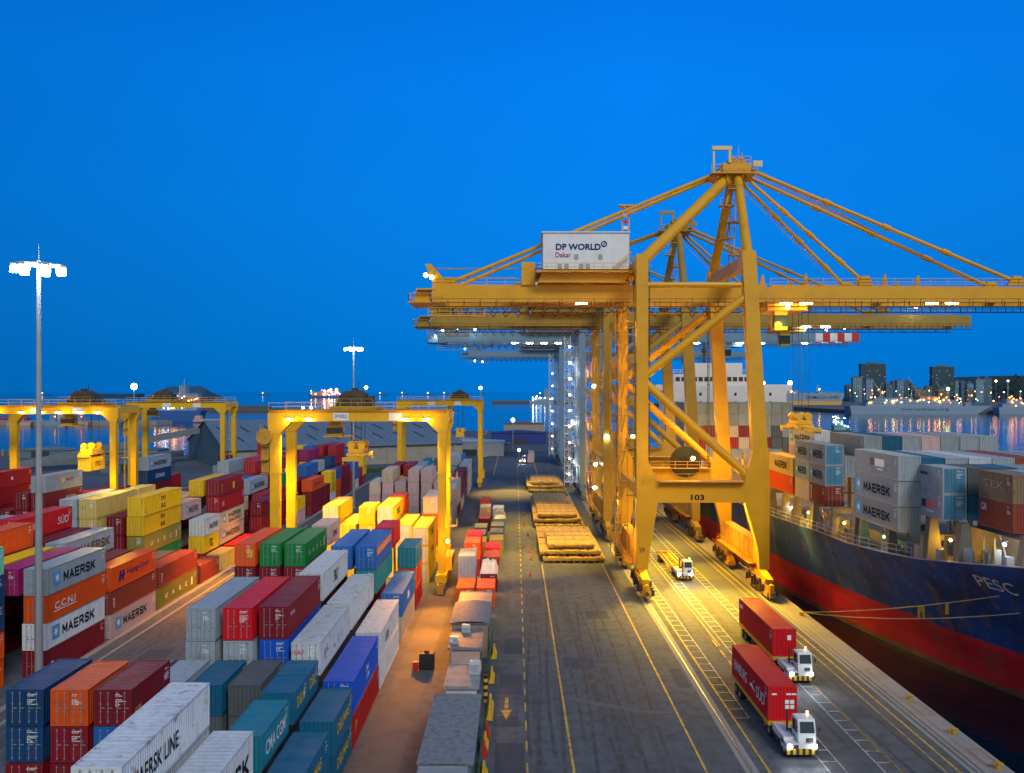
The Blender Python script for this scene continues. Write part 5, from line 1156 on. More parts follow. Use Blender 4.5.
for z in (.3,.62): b.tube((0,0,z),(0,0,z+.05),.32,n=14)
b.build('body',RED,t)
t = thing('lamp_post','thin short lamp post in front of the pink cabin','lamp post',(-6.3,86.6,0)); b = MB(); b.tube((0,0,0),(0,0,4.2),.07,n=8); b.box(-.2,.2,-.2,.2,0,.1); b.build('post',GALV,t); b = MB(); b.ball((0,0,4.35),.22,10); b.build('globe',LGREY,t)
# ------------------------------------------------------------------ quay edge: bollards, mooring lines, fenders
for x, y, n in ((36.95,82.3,'small yellow bollard farthest up the quay edge below the mooring lines'),(36.95,74.2,'yellow mooring bollard, second from the bottom of the quay'),(36.95,67.3,'yellow mooring bollard at the bottom right corner of the quay'),(36.9,113.2,'yellow mooring bollard holding the two mooring lines')):
    t = thing('mooring_bollard', n, 'bollard', (x,y,.10), 0, 'bollards on the quay edge'); b = MB(); b.tube((0,0,0),(0,0,.08),.34,n=16); b.tube((0,0,.08),(0,0,.36),.2,.16,n=14); b.tube((0,0,.36),(0,0,.48),.25,.28,n=14); b.box(-.38,.38,-.1,.1,.34,.46); b.build('body', paint('worn_yellow',(.5,.29,.02),.6,.6,3), t)
for k, (q, sag) in enumerate((((51.5,72.5,14.2),.9),((53.5,70,13.2),1.5))):
    b = MB(); a = Vector((36.9,113.2,.55)); c = Vector(q); pr = None
    for i in range(21):
        u = i/20; p = a.lerp(c,u)-Vector((0,0,sag*4*u*(1-u))); b.tube(pr,p,.055,n=6) if pr else None; pr = p
    tag(b.build('mooring_line', ROPE), 'pale mooring line from the quay bollard to the ship bow, %s' % ('upper of two' if k == 0 else 'lower of two'), 'mooring line', 'mooring lines of the moored ship')
for k, (u, n) in enumerate(((.46,'yellow warning flag hanging on the mooring lines, left one'),(.54,'yellow warning flag hanging on the mooring lines, right one'))):
    p = Vector((36.9,113.2,.55)).lerp(Vector((51.5,72.5,14.2)),u)-Vector((0,0,.9*4*u*(1-u)))
    b = MB(); b.prism([(-.38,-1.25),(-.12,-1.3),(-.10,-.6),(.1,-.6),(.12,-1.28),(.38,-1.25),(.36,-.05),(-.36,-.05)] if k == 0 else [(-.18,-1.2),(.18,-1.2),(.17,-.05),(-.17,-.05)],'y',-.02,.02)
    tag(b.build('warning_flag', TAPE, None, p), n, 'flag', 'flags on the mooring line')
# ------------------------------------------------------------------ floodlight masts
def mast(label, x, y, h, lampm=COOLL, n=12, big=1.0, grp='floodlight masts'):
    t = thing('floodlight_mast', label, 'floodlight mast', (x,y,0), 0, grp)
    b = MB(); b.tube((0,0,.3),(0,0,h*.45),.34*big,.26*big,n=12); b.tube((0,0,h*.45),(0,0,h),.25*big,.15*big,n=12); b.tube((0,0,0),(0,0,.3),.6*big,n=12); b.tube((0,0,h),(0,0,h+1.6),.03,n=6); b.build('pole', GALV, t)
    r = 1.5*big; b = MB()
    for i in range(16):
        a0, a1 = 2*math.pi*i/16, 2*math.pi*(i+1)/16; b.bar((r*math.cos(a0),r*math.sin(a0),h-.4),(r*math.cos(a1),r*math.sin(a1),h-.4),.12)
    for i in range(4): a0 = math.pi*i/2; b.bar((0,0,h-.4),(r*math.cos(a0),r*math.sin(a0),h-.4),.12)
    b.build('head_frame', GALV, t)
    for i in range(n):
        a0 = 2*math.pi*i/n; c_, s_ = math.cos(a0), math.sin(a0); b = MB(); b.box(-.42*big,.42*big,-.22*big,.22*big,.02,.30*big,1); b.box(-.27*big,.27*big,-.26*big,.26*big,-.42*big,.015,0)
        b.build('floodlight', [lampm,GALV], t, ((r+.35*big)*c_,(r+.35*big)*s_,h-.75), a0+math.pi/2)
    return t
mast('tall grey floodlight mast with glowing ring of lamps, nearest at the left', -46.0, 85, 41.6, COOLL, 7, 1.15)
mast('floodlight mast rising behind the nearest yard gantry', -39.8, 217, 40.2, COOLL, 6, 1.1)
# ------------------------------------------------------------------ warehouse behind the yard
wh = thing('warehouse','huge grey pitched roof warehouse with slanting dark roof slots behind the yard','warehouse',(-105,319,0),math.atan2(.5,.866))
# local x = along the long side, y = depth
Lw, Dw, ez, rz_ = 96, 75, 7.6, 17.0
WALLB = paint('warehouse_wall',(.30,.27,.22),.8,.3); WROOF = paint('warehouse_roof',(.13,.175,.22),.6,.3,.08,dcol=(.09,.11,.13)); WGAB = paint('warehouse_gable',(.10,.16,.19),.7,.3)
b = MB(); b.prism([(0.01,0),(Dw-.01,0),(Dw-.01,ez),(Dw/2,rz_-.25),(0.01,ez)],'x',.02,.4); b.build('gable',WGAB,wh)
b = MB(); b.box(.41,Lw,0,.5,0,ez-.3); b.box(.41,Lw,Dw-.5,Dw,0,ez-.3)
for k in range(13): b.box(3+k*7.4,3.6+k*7.4,-.25,-.003,0,ez-.5)
b.build('wall',WALLB,wh)
b = MB(); b.prism([(-1.2,ez-.3),(Dw/2,rz_),(Dw+1.2,ez-.3),(Dw+1.2,ez-.1),(Dw/2,rz_+.25),(-1.2,ez-.1)],'x',-.6,Lw+.5)
for k in range(33): x = k*3.0; b.bar((x,-1.2,ez-.06),(x,Dw/2,rz_+.28),.12,.08)
b.build('roof',WROOF,wh)
b = MB()
for k in range(20):
    x = 4+k*4.6; f = .22 if k % 2 else .55
    y0_, y1_ = Dw/2*f, Dw/2*(f+.19); z = lambda y: ez-.1+(rz_-ez+.35)*(y+1.2)/(Dw/2+1.2)
    b.bar((x,y0_,z(y0_)+.12),(x-1.6,y1_,z(y1_)+.12),.5,.25)
b.build('roof_slot',DARK,wh)
b = MB(); b.bar((-5,Dw*.8,3),(-66,Dw*.8-16,2),3.2,2.4); b.bar((-1,Dw*.62,13),(-68,Dw*.4,2.2),3.0,2.2)
g_ = tag(b.build('conveyor_gallery',paint('gallery_grey',(.16,.19,.20),.7,.3),None,(-105,319,0),math.atan2(.5,.866)),'long slanting grey conveyor gallery climbing to the warehouse gable','conveyor')
b = MB()
rr = random.Random(4)
for k in range(420):
    u, v = rr.uniform(0,1), rr.uniform(0,1); x, y = -84+62*u+v*2, 300+44*u-v*14; h_ = rr.uniform(.5,1.4)
    a0 = rr.uniform(0,6.28); dx_, dy_ = .5*math.cos(a0), .5*math.sin(a0)
    for q in range(3):
        ox_, oy_ = rr.uniform(-.8,.8), rr.uniform(-.8,.8); b.face([(x+ox_-dx_,y+oy_-dy_,0),(x+ox_+dx_,y+oy_+dy_,0),(x+ox_+dx_*.3+rr.uniform(-.3,.3),y+oy_,h_)])
kind(b.build('grass',paint('grass_green',(.035,.09,.025),.9,.3)),'stuff')
b = MB(); b.prism([(-88,298),(-78,290),(-18,333),(-26,342)],'z',.004,.05); kind(b.build('verge',paint('verge_soil',(.05,.085,.035),.9,.4)),'structure')
# perimeter wall with piers, left
t = thing('pier_wall','long dark wall with regular piers along the left waterfront','wall',(-330,392,0)); b = MB(); b.box(0,150,0,.4,0,2.6); b.build('wall_panel',paint('dark_wall',(.09,.10,.10),.8,.3),t)
for k in range(51): b = MB(); b.box(3*k-.3,3*k+.3,-.5,-.003,0,3.1); b.build('pier',WALLB,t)
def shed(label, x, y, w_, l_, h_, wall, roofm, rise=1.2):
    t = thing('shed', label, 'shed', (x,y,0), 0, 'small sheds around the port'); b = MB(); b.box(-w_/2,w_/2,0,l_,0,h_); b.build('wall', wall, t)
    b = MB(); b.prism([(-w_/2-.4,h_+.004),(w_/2+.4,h_+.004),(0,h_+rise)],'y',-.4,l_+.4); b.build('roof', roofm, t)
    b = MB(); b.box(-w_*.15,w_*.15,-.06,-.003,.1,min(h_-.3,3)); b.build('door', DARK, t); return t
BLR = paint('dull_blue_roof',(.06,.16,.21),.6,.3)
shed('dull blue roofed shed left of the warehouse gable',-136,310,20,16,3.2,WGAB,BLR); shed('low grey shed behind the left yard gantry',-168,372,34,12,4,WALLB,BLR); shed('small grey shed by the waterfront wall at the left',-205,380,26,10,3.4,WGAB,ROOFG)
shed('pale roofed long shed behind the distant yard gantry',-22,392,34,14,6.4,GREYP,LGREY,.8); shed('blue sided shed at the end of the quay road',2,480,30,16,6,paint('shed_blue',(.01,.03,.22),.6,.2),paint('shed_blue_roof',(.012,.03,.16),.6,.2)); shed('rust roofed shed beyond the blue sided shed',6,560,26,12,8,WALLB,paint('rust_roof',(.22,.07,.05),.8,.3))
shed('grey green shed among the clutter left of the road end',-34,440,26,14,5,paint('dim_green',(.05,.11,.12),.8,.3),ROOFG); shed('low grey shed at left of the road end',-52,455,22,18,7,GREYP,ROOFG)
shed('dark little shed beside the road end lamp',-8,415,12,8,4,WGAB,BLR)
# stacks of empties and pipes left of the road end
rr = random.Random(77)
for k in range(9):
    x = -38+rr.uniform(0,24); y = 300+k*9; c = 'dasntaeb'[k % 8]
    cont(x,y,.006,12.2,c,'%s container among the clutter left of the road end, %s counting towards the water' % (PAL[c][1],ORD[k]),'scattered containers beyond the yard',h=2.7,lod=2)
# ------------------------------------------------------------------ breakwaters, jetties, far shore
def strip(name, pts, z0, z1, m_): b = MB(); b.prism(pts,'z',z0,z1); return kind(b.build(name, m_),'structure')
strip('jetty',[(-760,790),(-322,790),(-316,812),(-760,812)],-4,2.0,CONC); strip('breakwater',[(-640,1330),(-330,1330),(-330,1352),(-640,1352)],-4,3,ROCK)
strip('breakwater',[(-600,1500),(-420,1500),(-420,1520),(-600,1520)],-4,4,ROCK)
strip('breakwater',[(-60,2250),(170,2250),(170,2290),(-60,2290)],-5,4,ROCK)
strip('far_quay',[(470,1205),(1500,1205),(1500,2900),(520,2900),(560,1760),(470,1700)],-5,2.2,ROCK)
strip('far_quay',[(300,1760),(560,1760),(560,2000),(300,2000)],-5,2.2,ROCK)
isl = MB(); n_ = 26
for i in range(n_):
    u0, u1 = i/n_, (i+1)/n_
    f = lambda u: 2+50*min(1,(u/.42))**.8*(1 if u < .86 else max(0,(1-u)/.14)**.5)*(1+.06*math.sin(23*u))
    for (ya, za, yb, zb) in ((3900,-2,3960,1),(3960,1,4200,0)):
        isl.face([(-1650+270*u0,ya,za),(-1650+270*u1,ya,za),(-1650+270*u1,yb,f(u1) if zb else -2),(-1650+270*u0,yb,f(u0) if zb else -2)])
    
for i in range(n_):
    u0, u1 = i/n_, (i+1)/n_; isl.face([(-1650+270*u0,3960,f(u0)),(-1650+270*u1,3960,f(u1)),(-1650+270*u1,4200,-2),(-1650+270*u0,4200,-2)])
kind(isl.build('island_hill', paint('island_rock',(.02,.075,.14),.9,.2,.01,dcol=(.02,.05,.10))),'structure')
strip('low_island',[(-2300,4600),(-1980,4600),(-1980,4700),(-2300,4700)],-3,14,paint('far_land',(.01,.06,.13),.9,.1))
# ------------------------------------------------------------------ vessels
def vessel(name, label, cat, x0, x1, y, hullm, zh, decks, lampsp=(), draft=-1.8, grp=None, beam=14, rake=.06, mast_h=None, text=None, hull2=None, flip=1):
    t = thing(name, label, cat, ((x0+x1)/2,y,draft), 0, grp); L_ = (x1-x0)/2; r_ = L_*2*rake
    def hullp(za, zb, m_, nm):
        b = MB(); k0 = za/zh; k1 = zb/zh
        b.prism([(-L_+r_*(1-k0)*.12,za),(L_-r_*(1-k0),za),(L_-r_*(1-k1),zb),(-L_+r_*(1-k1)*.12,zb)],'y',-beam/2,beam/2); return b.build(nm, m_, t)
    if hull2: hullp(0,zh*.42,hull2,'lower_hull'); hu = hullp(zh*.421,zh,hullm,'hull')
    else: hu = hullp(0,zh,hullm,'hull')
    for (a0,a1,z0,z1,m_) in decks:
        b = MB(); b.box(-L_+2*L_*a0,-L_+2*L_*a1,-beam*.42,beam*.42,z0,z1); d = b.build('superstructure', m_, t)
        b = MB(); k = 0; xw = -L_+2*L_*a0+.8; st_ = max(1.6,2*L_*(a1-a0)/26)
        while xw < -L_+2*L_*a1-1 and z1-z0 > 1.8: b.box(xw,xw+st_*.45,-beam*.42-.06,-beam*.42-.003,z1-1.5,z1-.7); xw += st_
        if b.v: b.build('window', GLASS, d)
    for (a, z, m_, r) in lampsp:
        b = MB(); b.ball((-L_+2*L_*a,-beam*.42-r,z),r,6); b.build('deck_lamp', m_, t)
    if mast_h:
        for a, h_ in mast_h: b = MB(); b.bar((-L_+2*L_*a,0,zh*.9),(-L_+2*L_*a,0,h_),.5); b.bar((-L_+2*L_*a-2,0,h_*.8),(-L_+2*L_*a+2,0,h_*.8),.3); b.build('mast', LGREY, t)
    if text: write(text[0], text[4], t, (-L_+2*L_*text[1],-beam/2-.05,text[2]), 2*L_*text[3], text[5], '-y', .02)
    return t
rr = random.Random(8)
WARML, COOLL, WARMD, COOLD = emit('warm_deck_light',(1,.46,.05),24), emit('white_deck_light',(.85,.93,1),22), emit('dim_warm_deck_light',(1,.38,.05),12), emit('dim_white_deck_light',(.75,.9,1),8)
def rl(n, a0, a1, z0, z1, ms, r): return [(rr.uniform(a0,a1), rr.uniform(z0,z1), ms[rr.randrange(len(ms))], r*rr.uniform(.6,1.2)) for _ in range(n)]
SHW = paint('ship_white',(.20,.29,.40),.5,.1); SHB = paint('ship_blue',(.02,.10,.34),.5,.1); TANH = paint('tan_hull',(.62,.34,.08),.5,.1)
vessel('car_carrier_ship','white and tan car carrier ship with blue lettering across the harbour','cargo ship',505,632,1700,SHW,27,[(.0,.30,27,31,PINKW),(.05,.2,31,36,SHW),(.62,.9,27,29,SHW)],rl(10,0,.3,26,34,[REDL,WARML,COOLL],1.0)+[(.62,34,WARML,1.6)],hull2=TANH,text=('GRIMALDI LINES',.42,15.5,.5,INK,6),mast_h=[(.62,42)],grp='ships across the harbour',beam=24)
vessel('hospital_ship','long white ship with dark web address lettering and orange deck lights','hospital ship',444,632,1178,SHW,11,[(.12,.80,11.01,15,SHW),(.14,.76,15.01,19,SHW),(.18,.45,19.01,22,SHW),(.5,.62,19.01,24,paint('tan_house',(.45,.25,.12),.6,.1)),(.82,.86,11.01,16,SHW)],rl(34,.1,.8,15,23,[WARML,WARML,WARML,COOLD,REDL],.85),text=('mercyships.org',.36,4.0,.34,NAVY,4.4),mast_h=[(.24,38),(.72,36),(.46,32)],grp='ships across the harbour',beam=22,hull2=None,rake=.1)
vessel('coast_guard_ship','white ship with orange lights at the right edge of the harbour','ship',650,760,1190,SHW,9,[(.05,.5,9.01,14,SHW),(.1,.3,14.01,20,SHW)],rl(12,.02,.4,10,24,[WARML,REDL,WARMD],.9),mast_h=[(.15,44),(.3,30)],grp='ships across the harbour',beam=16)
vessel('tugboat','small tug covered in bright white lamps out on the harbour water','tugboat',224.5,239.5,630,paint('tug_hull',(.03,.09,.09),.6,.2),3,[(.2,.75,3.01,6.5,SHW),(.3,.6,6.51,10,SHW)],rl(16,.1,.85,5,13,[COOLD,COOLD,GRNL,COOLL],.55),mast_h=[(.45,14)],beam=7)
vessel('supply_ship','blue hulled ship with lit white deckhouse moored beyond the left jetty','ship',-368,-318,900,SHB,11,[(.05,.9,11.01,15,SHW),(.1,.75,15.01,19,paint('house_pink',(.6,.3,.28),.6,.1)),(.15,.6,19.01,23,SHW)],rl(34,.03,.95,12,23,[WARML,COOLL,REDL,WARML,WARMD],.6),mast_h=[(.5,36)],beam=16,grp='ships beyond the left jetty')
vessel('passenger_ferry','white and red ferry with tall pale tower behind the blue hulled ship','ferry',-560,-495,1400,SHW,12,[(.1,.95,12.01,20,paint('house_red',(.55,.12,.1),.6,.1)),(.15,.9,20.01,27,SHW),(.45,.6,27.01,40,SHW)],rl(12,.05,.95,12,28,[WARML,REDL,COOLD],.9),mast_h=[(.52,50)],beam=18,grp='ships beyond the left jetty')
vessel('anchored_container_ship','brightly lit loaded container ship at anchor on the horizon','container ship',-930,-790,4000,SHB,9,[(.05,.95,9.01,24,paint('boxes_pink',(.5,.25,.22),.6,.2)),(.3,.95,24.01,30,paint('boxes_tan',(.5,.4,.3),.6,.2)),(.8,.95,30,42,SHW),(.05,.3,24.01,27,SHW)],rl(26,.03,.97,10,40,[COOLL,WARML,COOLL,REDL],2.6),beam=20)
for k, (px, y, n) in enumerate(((45,6000,'leftmost on the horizon'),(265,6200,'left of the lit container ship'),(382,6400,'between the masts on the horizon'),(430,6100,'above the distant yard gantry, left'),(446,6600,'above the distant yard gantry, right'),(542,6000,'left of the blue crane legs'),(404,7000,'tiny one near the horizon centre'))):
    x = (px-515)/880*y; vessel('distant_ship','faint distant ship with one bright light, '+n,'ship',x-35,x+35,y,SHB,8,[(.1,.4,8.01,16,SHW)],[(.3,18,COOLD,3.2)],beam=14,grp='lit ships on the horizon')
for k, (x, y, w_) in enumerate(((-470,800,16),(-440,797,22),(-520,798,14),(-410,801,18),(-385,798,12),(-355,800,10))):
    vessel('fishing_boat','small pale fishing boat at the left jetty, %s from the left' % ORD[(2,3,1,4,5,6)[k]-1],'fishing boat',x-w_/2,x+w_/2,y-14,[SHW,PINKW,BLR][k % 3],3.4,[(.2,.5,3.41,7,SHW),(.25,.42,7.01,9,SHW)],[(.5,8,[WARMD,REDL,COOLD][k % 3],.5)],mast_h=[(.6,14)],beam=5,grp='fishing boats at the left jetty')
for k, (x, y, w_) in enumerate(((-300,860,26),(-520,905,40),(-455,905,30))):
    b = MB(); b.box(-w_/2,w_/2,-5,5,-1.0,1.6); b.box(-w_/2+1,-w_/2+7,-3,3,1.6,5); tag(b.build('barge',[PINKW,RED,GREYP][k],None,(x,y,0)),('pale','red','grey')[k]+' barge beyond the left jetty','barge','barges beyond the left jetty')
vessel('lit_breakwater_ship','small white lit ship by the breakwater left of the blue crane','ship',36,96,2200,SHW,8,[(.3,.9,8.01,14,SHW),(.62,.8,14.01,36,SHW)],rl(12,.05,.95,6,18,[COOLD,COOLL,COOLD],1.6),beam=12)
# ------------------------------------------------------------------ city across the harbour
PARAPET = paint('dim_parapet',(.07,.13,.16),.7,.2)
def facade(name, col, sx_, sz_, lit):
    m, nt, N, L, B = nodes(name); g = N.new('ShaderNodeTexCoord'); sp = N.new('ShaderNodeSeparateXYZ'); L.new(g.outputs['Object'], sp.inputs[0])
    def cell(o, s):
        a = N.new('ShaderNodeMath'); a.operation = 'MULTIPLY'; a.inputs[1].default_value = s; L.new(o, a.inputs[0]); f = N.new('ShaderNodeMath'); f.operation = 'FRACT'; L.new(a.outputs[0], f.inputs[0]); fl = N.new('ShaderNodeMath'); fl.operation = 'FLOOR'; L.new(a.outputs[0], fl.inputs[0]); return f.outputs[0], fl.outputs[0]
    ad = N.new('ShaderNodeMath'); ad.operation = 'ADD'; L.new(sp.outputs['X'], ad.inputs[0]); L.new(sp.outputs['Y'], ad.inputs[1])
    fx, ix = cell(ad.outputs[0], sx_); fz, iz = cell(sp.outputs['Z'], sz_)
    wx = ramp(N, L, fx, [(.28,0),(.30,1),(.72,1),(.74,0)]); wz = ramp(N, L, fz, [(.3,0),(.32,1),(.75,1),(.77,0)])
    ml = N.new('ShaderNodeMath'); ml.operation = 'MULTIPLY'; L.new(wx, ml.inputs[0]); L.new(wz, ml.inputs[1])
    cb = N.new('ShaderNodeCombineXYZ'); L.new(ix, cb.inputs[0]); L.new(iz, cb.inputs[1]); wn = N.new('ShaderNodeTexWhiteNoise'); L.new(cb.outputs[0], wn.inputs['Vector'])
    on = ramp(N, L, wn.outputs['Value'], [(1-lit,0),(1-lit+.01,1)]); m2 = N.new('ShaderNodeMath'); m2.operation = 'MULTIPLY'; L.new(on, m2.inputs[0]); L.new(ml.outputs[0], m2.inputs[1])
    L.new(mix(N, L, ml.outputs[0], col, (.01,.02,.03)), B.inputs['Base Color']); B.inputs['Emission Color'].default_value = (.85,.85,.6,1)
    m3 = N.new('ShaderNodeMath'); m3.operation = 'MULTIPLY'; m3.inputs[1].default_value = .35; L.new(m2.outputs[0], m3.inputs[0]); L.new(m3.outputs[0], B.inputs['Emission Strength']); return m
FD = facade('tower_facade',(.015,.06,.085),.16,.28,.08); FM = facade('block_facade',(.06,.14,.19),.2,.3,.08); FL = facade('pale_facade',(.15,.28,.36),.2,.3,.06); FT = facade('warm_facade',(.2,.12,.08),.2,.3,.15)
def bldg(label, px0, px1, ytop, y, m_, extra=(), dep=12):
    x0, x1 = (px0-515)/880*y, (px1-515)/880*y; h_ = 29+(391-ytop)/880*y
    t = thing('city_building', label, 'building', ((x0+x1)/2,y,2.2), 0, 'buildings of the city across the harbour'); w_ = (x1-x0)/2
    b = MB(); b.box(-w_,w_,0,dep,0,h_-2.2); b.build('wall', m_, t)
    b = MB(); b.box(-w_*.5,w_*.3,4,dep*.5,h_-2.197,h_+2); b.box(-w_-.3,w_+.3,-.3,-.003,h_-3.2,h_-2.2); b.build('rooftop', PARAPET, t); return t
bldg('tall dark glass tower, left of the two high towers',861,886,363.5,2200,FD,dep=14); bldg('tall dark square tower, right of the two high towers',932,954.5,366.5,2200,FD,dep=14)
CITY = [(853,862,377,2100,FL),(866,873,379,2050,FL),(886,892,384,2150,FM),(892,897,381,2300,FM),(897,904,380,2250,FL),(904,911,381,2300,FM),(911,915,384,2200,FM),(915,926,389,1900,FT),(926,932,386,2100,FM),(955,961,381,2300,FL),(961,967,382,2250,FM),(967,975,383,2150,FL),(972,976,380,2400,FM),(976,984,379,2050,FL),(984,992,378,2100,FM),(967,971,388,1900,FT),(938,950,389,1700,FT),(846,853,385,2300,FM)]
dsc = ['pale low block just left of the left tower','pale block in front of the left tower','grey block right of the left tower','slim grey block, second right of the left tower','pale block with small windows midway to the right tower','grey block midway between the two towers','low grey block midway between towers','warm brown block between the towers near the ships','grey block touching the right tower','pale slim block just right of the right tower','grey block second right of the right tower','pale block third right of the right tower','dark slim tower right of the right tower','pale wide block toward the dark hill','grey block left of the dark hill','warm small block below the pale ones','warm low block in front of the right tower','grey low block at the city left end']
for (a,c_,yt,y,m_), n in zip(CITY,dsc): bldg(n,a,c_,yt,y,m_)
rr = random.Random(14); b = MB()
for k in range(900):
    u = rr.random(); x = 1180+u*430; top = 34+34*min(1,u*5)*(.85+.15*math.sin(u*30)); z = 2+rr.random()*top; y = 2200+rr.uniform(-40,60); q = rr.uniform(2,5); a0 = rr.uniform(0,3.1)
    b.face([(x-q*math.cos(a0),y-q*math.sin(a0),z),(x+q*math.cos(a0),y+q*math.sin(a0),z-1),(x+q*.3,y,z+q*1.4)])
kind(b.build('woodland',paint('dark_foliage',(.012,.035,.04),.9,.2)),'stuff')
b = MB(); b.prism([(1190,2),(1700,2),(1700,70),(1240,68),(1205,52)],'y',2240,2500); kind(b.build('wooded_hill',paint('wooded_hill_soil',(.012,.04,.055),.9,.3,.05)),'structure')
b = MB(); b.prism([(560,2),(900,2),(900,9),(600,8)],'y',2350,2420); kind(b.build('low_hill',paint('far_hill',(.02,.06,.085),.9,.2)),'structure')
rr = random.Random(31)
def street_light(label, px, ytop, y, m_, r, grp='lights of the far port'):
    x = (px-515)/880*y; z = 29+(391-ytop)/880*y; t = thing('port_light_mast', label, 'light mast', (x,y,0), 0, grp); b = MB(); b.tube((0,0,0),(0,0,z-r*.6),max(.2,r*.14),n=6); b.build('pole',GALV,t); b = MB(); b.ball((0,0,z),r,8); b.build('lamp_head',m_,t)
for px, yt, y, m_, r, n in ((763,383,900,COOLL,2.1,'left of two white lights beside the crane leg'),(790,383,900,COOLL,2.3,'right of two white lights beside the crane leg'),(778,388,1650,REDL,3,'red light on the far quay by the car carrier'),(134,386.5,700,COOLL,2.6,'big white light over the left gantries'),(366,387.5,760,COOLL,1.5,'small light behind the distant mast'),(513,420,420,COOLL,.9,'white light at the end of the quay road'),(447,418,520,COOLL,.9,'white light seen through the distant gantry'),(996,381,1800,WARML,2,'orange light on a mast before the dark hill'),(1008,381,1800,COOLD,2,'white light on a mast before the dark hill'),(948,389,1500,GRNL,3,'green light among the city blocks'),(519,450,380,COOLD,.7,'low bluish light at the road end'),(303,408,620,COOLD,1.2,'left of two lights over the warehouse'),(311,408,640,COOLD,1.2,'right of two lights over the warehouse'),(480.5,388,560,COOLD,1.2,'twin headed light right of the distant gantry')): street_light('far port light, '+n,px,yt,y,m_,r)
for k in range(44):
    px = rr.uniform(848,1022); yt = rr.uniform(389,401); y = rr.uniform(1250,1650); street_light('tiny port light beyond the long white ship, one of many identical',px,yt,y,[WARML,WARMD,COOLD,WARML,REDL][k % 5],rr.uniform(.45,.95),'tiny lights of the far port')
for k, (px, y, h_, n) in enumerate(((919,1900,60,'between the two towers'),(882,1850,52,'leaning beside the left tower'),(945,1850,48,'in front of the right tower'),(826,1750,40,'above the car carrier'))):
    x = (px-515)/880*y; b = MB(); b.bar((0,0,0),(0,0,h_*.35),2); b.bar((0,0,h_*.3),(-h_*.4,0,h_),1.0); b.bar((0,0,h_*.35),(4,0,h_*.5),1.2); tag(b.build('harbour_crane',GREYP,None,(x,y,2)),'slim grey harbour crane jib on the far quay, '+n,'harbour crane','jib cranes on the far quay')
# ------------------------------------------------------------------ lamps and added fill light
O = (1,.31,.0); Wm = (1,.57,.035); Cw = (.85,.92,1)
def fl(p, t_, P_, s_, c_=Wm): lamp(p, P_*1.7, c_, t_, s_, .4, .9)
# yard gantry 1: girder floods look down on the stacks, low lamp on the right leg
for x in (-32.6,-29.8,-15.8,-12.8): fl((x,127,23.5),(x,141,0),13000,84); lamp((x,126.0,25.0), 170, Wm, None, r=.3)
fl((-22,138,25),(-22,145,0),26000,76)
lamp((-9.2,125.4,7.4), 900, O, None, r=.35); fl((-9.2,121,15),(-10,111,0),34000,56,O); fl((-9.2,119,14),(-10,98,0),34000,42,O); fl((-9.2,118,15),(-10,84,0),15000,34,O); fl((-9.2,118,15),(-10.5,72,0),6000,26,O); fl((-9.2,128,12),(-8.6,124,0),6000,90,O)
b = MB(); b.ball((-9.7,126.6,7.4),.3,8); b.box(-10,-9.4,126.85,127.3,7.2,7.5,1); q = [o for o in COL.objects if o.name == 'yard_gantry_crane'][0]
b.v = [(p[0]+10.6,p[1]-128,p[2]) for p in b.v]; b.build('flood_lamp',[WARML,DARK],q)
for p in ((-30,134,16),(-14,134,16)): lamp(p, 250, Wm, None, r=.5)
# left gantry
for x in (-99,-93,-86,-80): fl((x,168,23.3),(x,176,0),5200,92); lamp((x,167.0,25.0), 200, Wm, None, r=.3)
fl((-83,164,24),(-80.6,173,14),3000,50); lamp((-76,166,12), 900, Wm)
# road between the blocks
fl((-40,138,18),(-42,129,0),44000,80,O); fl((-40,160,18),(-42,154,0),34000,80,O); fl((-40,128,18),(-42,108,0),14000,50,O); fl((-76,165,24),(-60,138,8),16000,70,Wm); fl((-36,125,14),(-47,128,3),5000,70,O)
# road end pools
fl((-3,262,20),(-2,250,0),42000,60); fl((-2,212,20),(0,202,0),9000,60); fl((-7.5,186,14),(-6,180,0),4500,85); fl((-9.5,165,14),(-9,158,0),5200,80,O); fl((-7,140,14),(-6.5,133,1),3200,80,O)
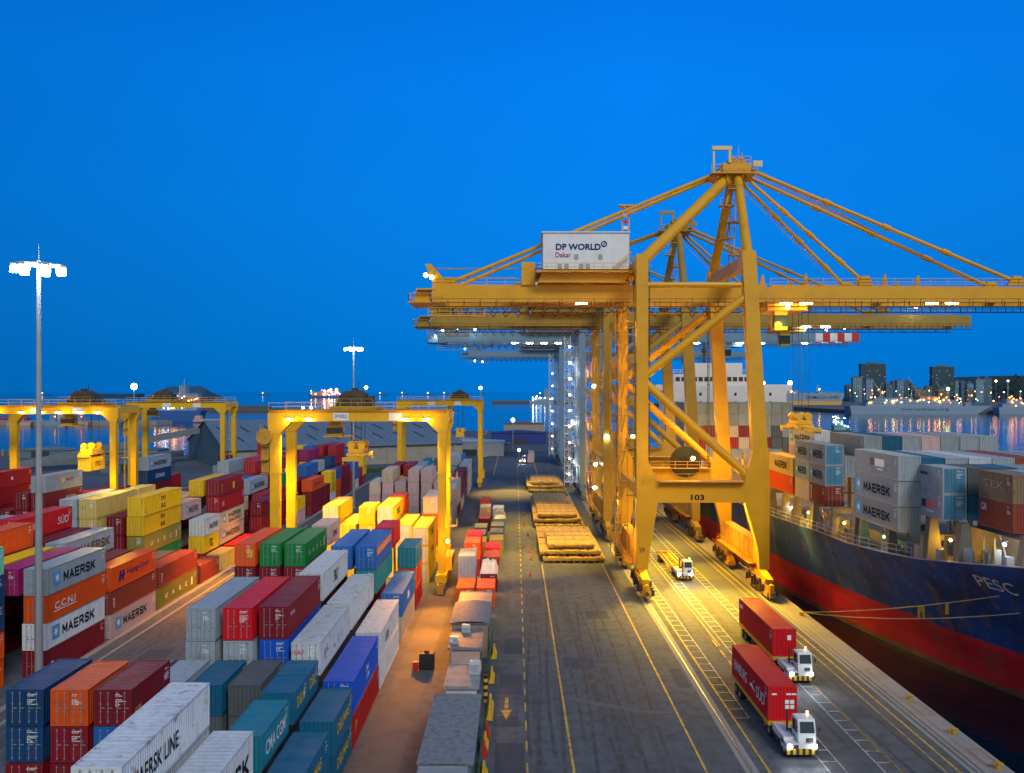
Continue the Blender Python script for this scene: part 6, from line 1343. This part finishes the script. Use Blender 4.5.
# quay cranes: floods under the boom, inside the portals
for p, t_, P_, s_ in (((26,127,12.6),(27,119,0),18000,105),((22,128,12.6),(22,121,0),14000,105),((30,128,12.8),(31,120,0),14000,110),((26,146,13),(25,138,0),17000,115),((30,140,41),(29,143,0),60000,48),((10,146,41),(9.5,158,0),90000,40),((0,137,41),(-1,148,0),80000,44),((1,185,41),(0,178,0),80000,46),((28,160,41),(27,168,0),60000,50),((46,137,41),(46,137,18),11000,60),((40,150,30),(46,132,16),9000,50),
      ((9,182,41),(9,193,0),75000,42),((26,185,41),(26,182,0),26000,50),((9,250,41),(8,259,0),60000,40),((27,170,12),(26,160,0),17000,110),((27,200,12),(27,215,0),20000,110)): fl(p, t_, P_, s_)
for p, P_ in (((26.5,137,24),3600),((22,137,35),2200),((29,137,9),2600),((26.5,186,22),4000),((14.8,152,10),2400),((14.8,128,8),1100),((15,128,38),800),((40,131,39),900),((46,165,16),3200),((48,188,18),4500),((20,118,20),900)): lamp(p, P_, Wm, None, r=.6)
for z in (8,20,34): lamp((15.4,243,z), 1500, Cw, None, r=.4)
lamp((-14,243,48), 1500, Cw); lamp((86,243,48), 1200, Cw); lamp((-12.9,135,47.5), 500, Wm)
# floodlight masts
lamp((-46,85,40.4), 2600, Cw, None, r=1.6); lamp((-39.8,217,39), 3500, Cw, None, r=1.6)
# ship deck lamps
for y, P_, c_ in ((114,220,Wm),(92.4,260,Wm),(83.8,160,Cw),(104.5,90,(.5,1,.5)),(126,400,Wm),(133,400,Wm)):
    x, z = side_x(y); lamp((x+1.9,y-.4,z+2.0), P_, c_, None, r=.2)
lamp((52,212,24), 3500, Wm, (52,222,24), 150, .5)
fl((34,150,13),(41,138,6),9000,80); fl((35,128,12.5),(41.5,118,6),5000,80); fl((33,128,12.6),(36.5,112,0),9000,75)
fl((25,125,42),(42,99,16),15000,46,(1,.9,.72))  # added soft fill for the containers on the ship's side, without a fixture
for z in (10,22,33): lamp((15.0,186,z), 900, Wm, None, r=.4)
fl((2,126,42),(5,116,0),13000,44); fl((26,125,42),(27,106,0),17000,44)
# ------------------------------------------------------------------ containers that show only as slivers: one object
if STUFF:
    b = MB(); cols = sorted({q[4] for q in STUFF}); mats = [paint('container_'+PAL[c][1].replace(' ','_'), PAL[c][0], .48, .25, .8) for c in cols]
    for (xl, y0, z0, L, col, h, doors) in STUFF:
        me = body_mesh(L, h, 2, doors); mi = cols.index(col); k = len(b.v); ox, oy = xl+1.22, y0+L/2
        b.v += [(v.co.x+ox, v.co.y+oy, v.co.z+z0) for v in me.vertices]
        for p in me.polygons: b.f.append(tuple(k+i for i in p.vertices)); b.m.append(mi)
    kind(b.build('stacked_containers', mats), 'stuff')
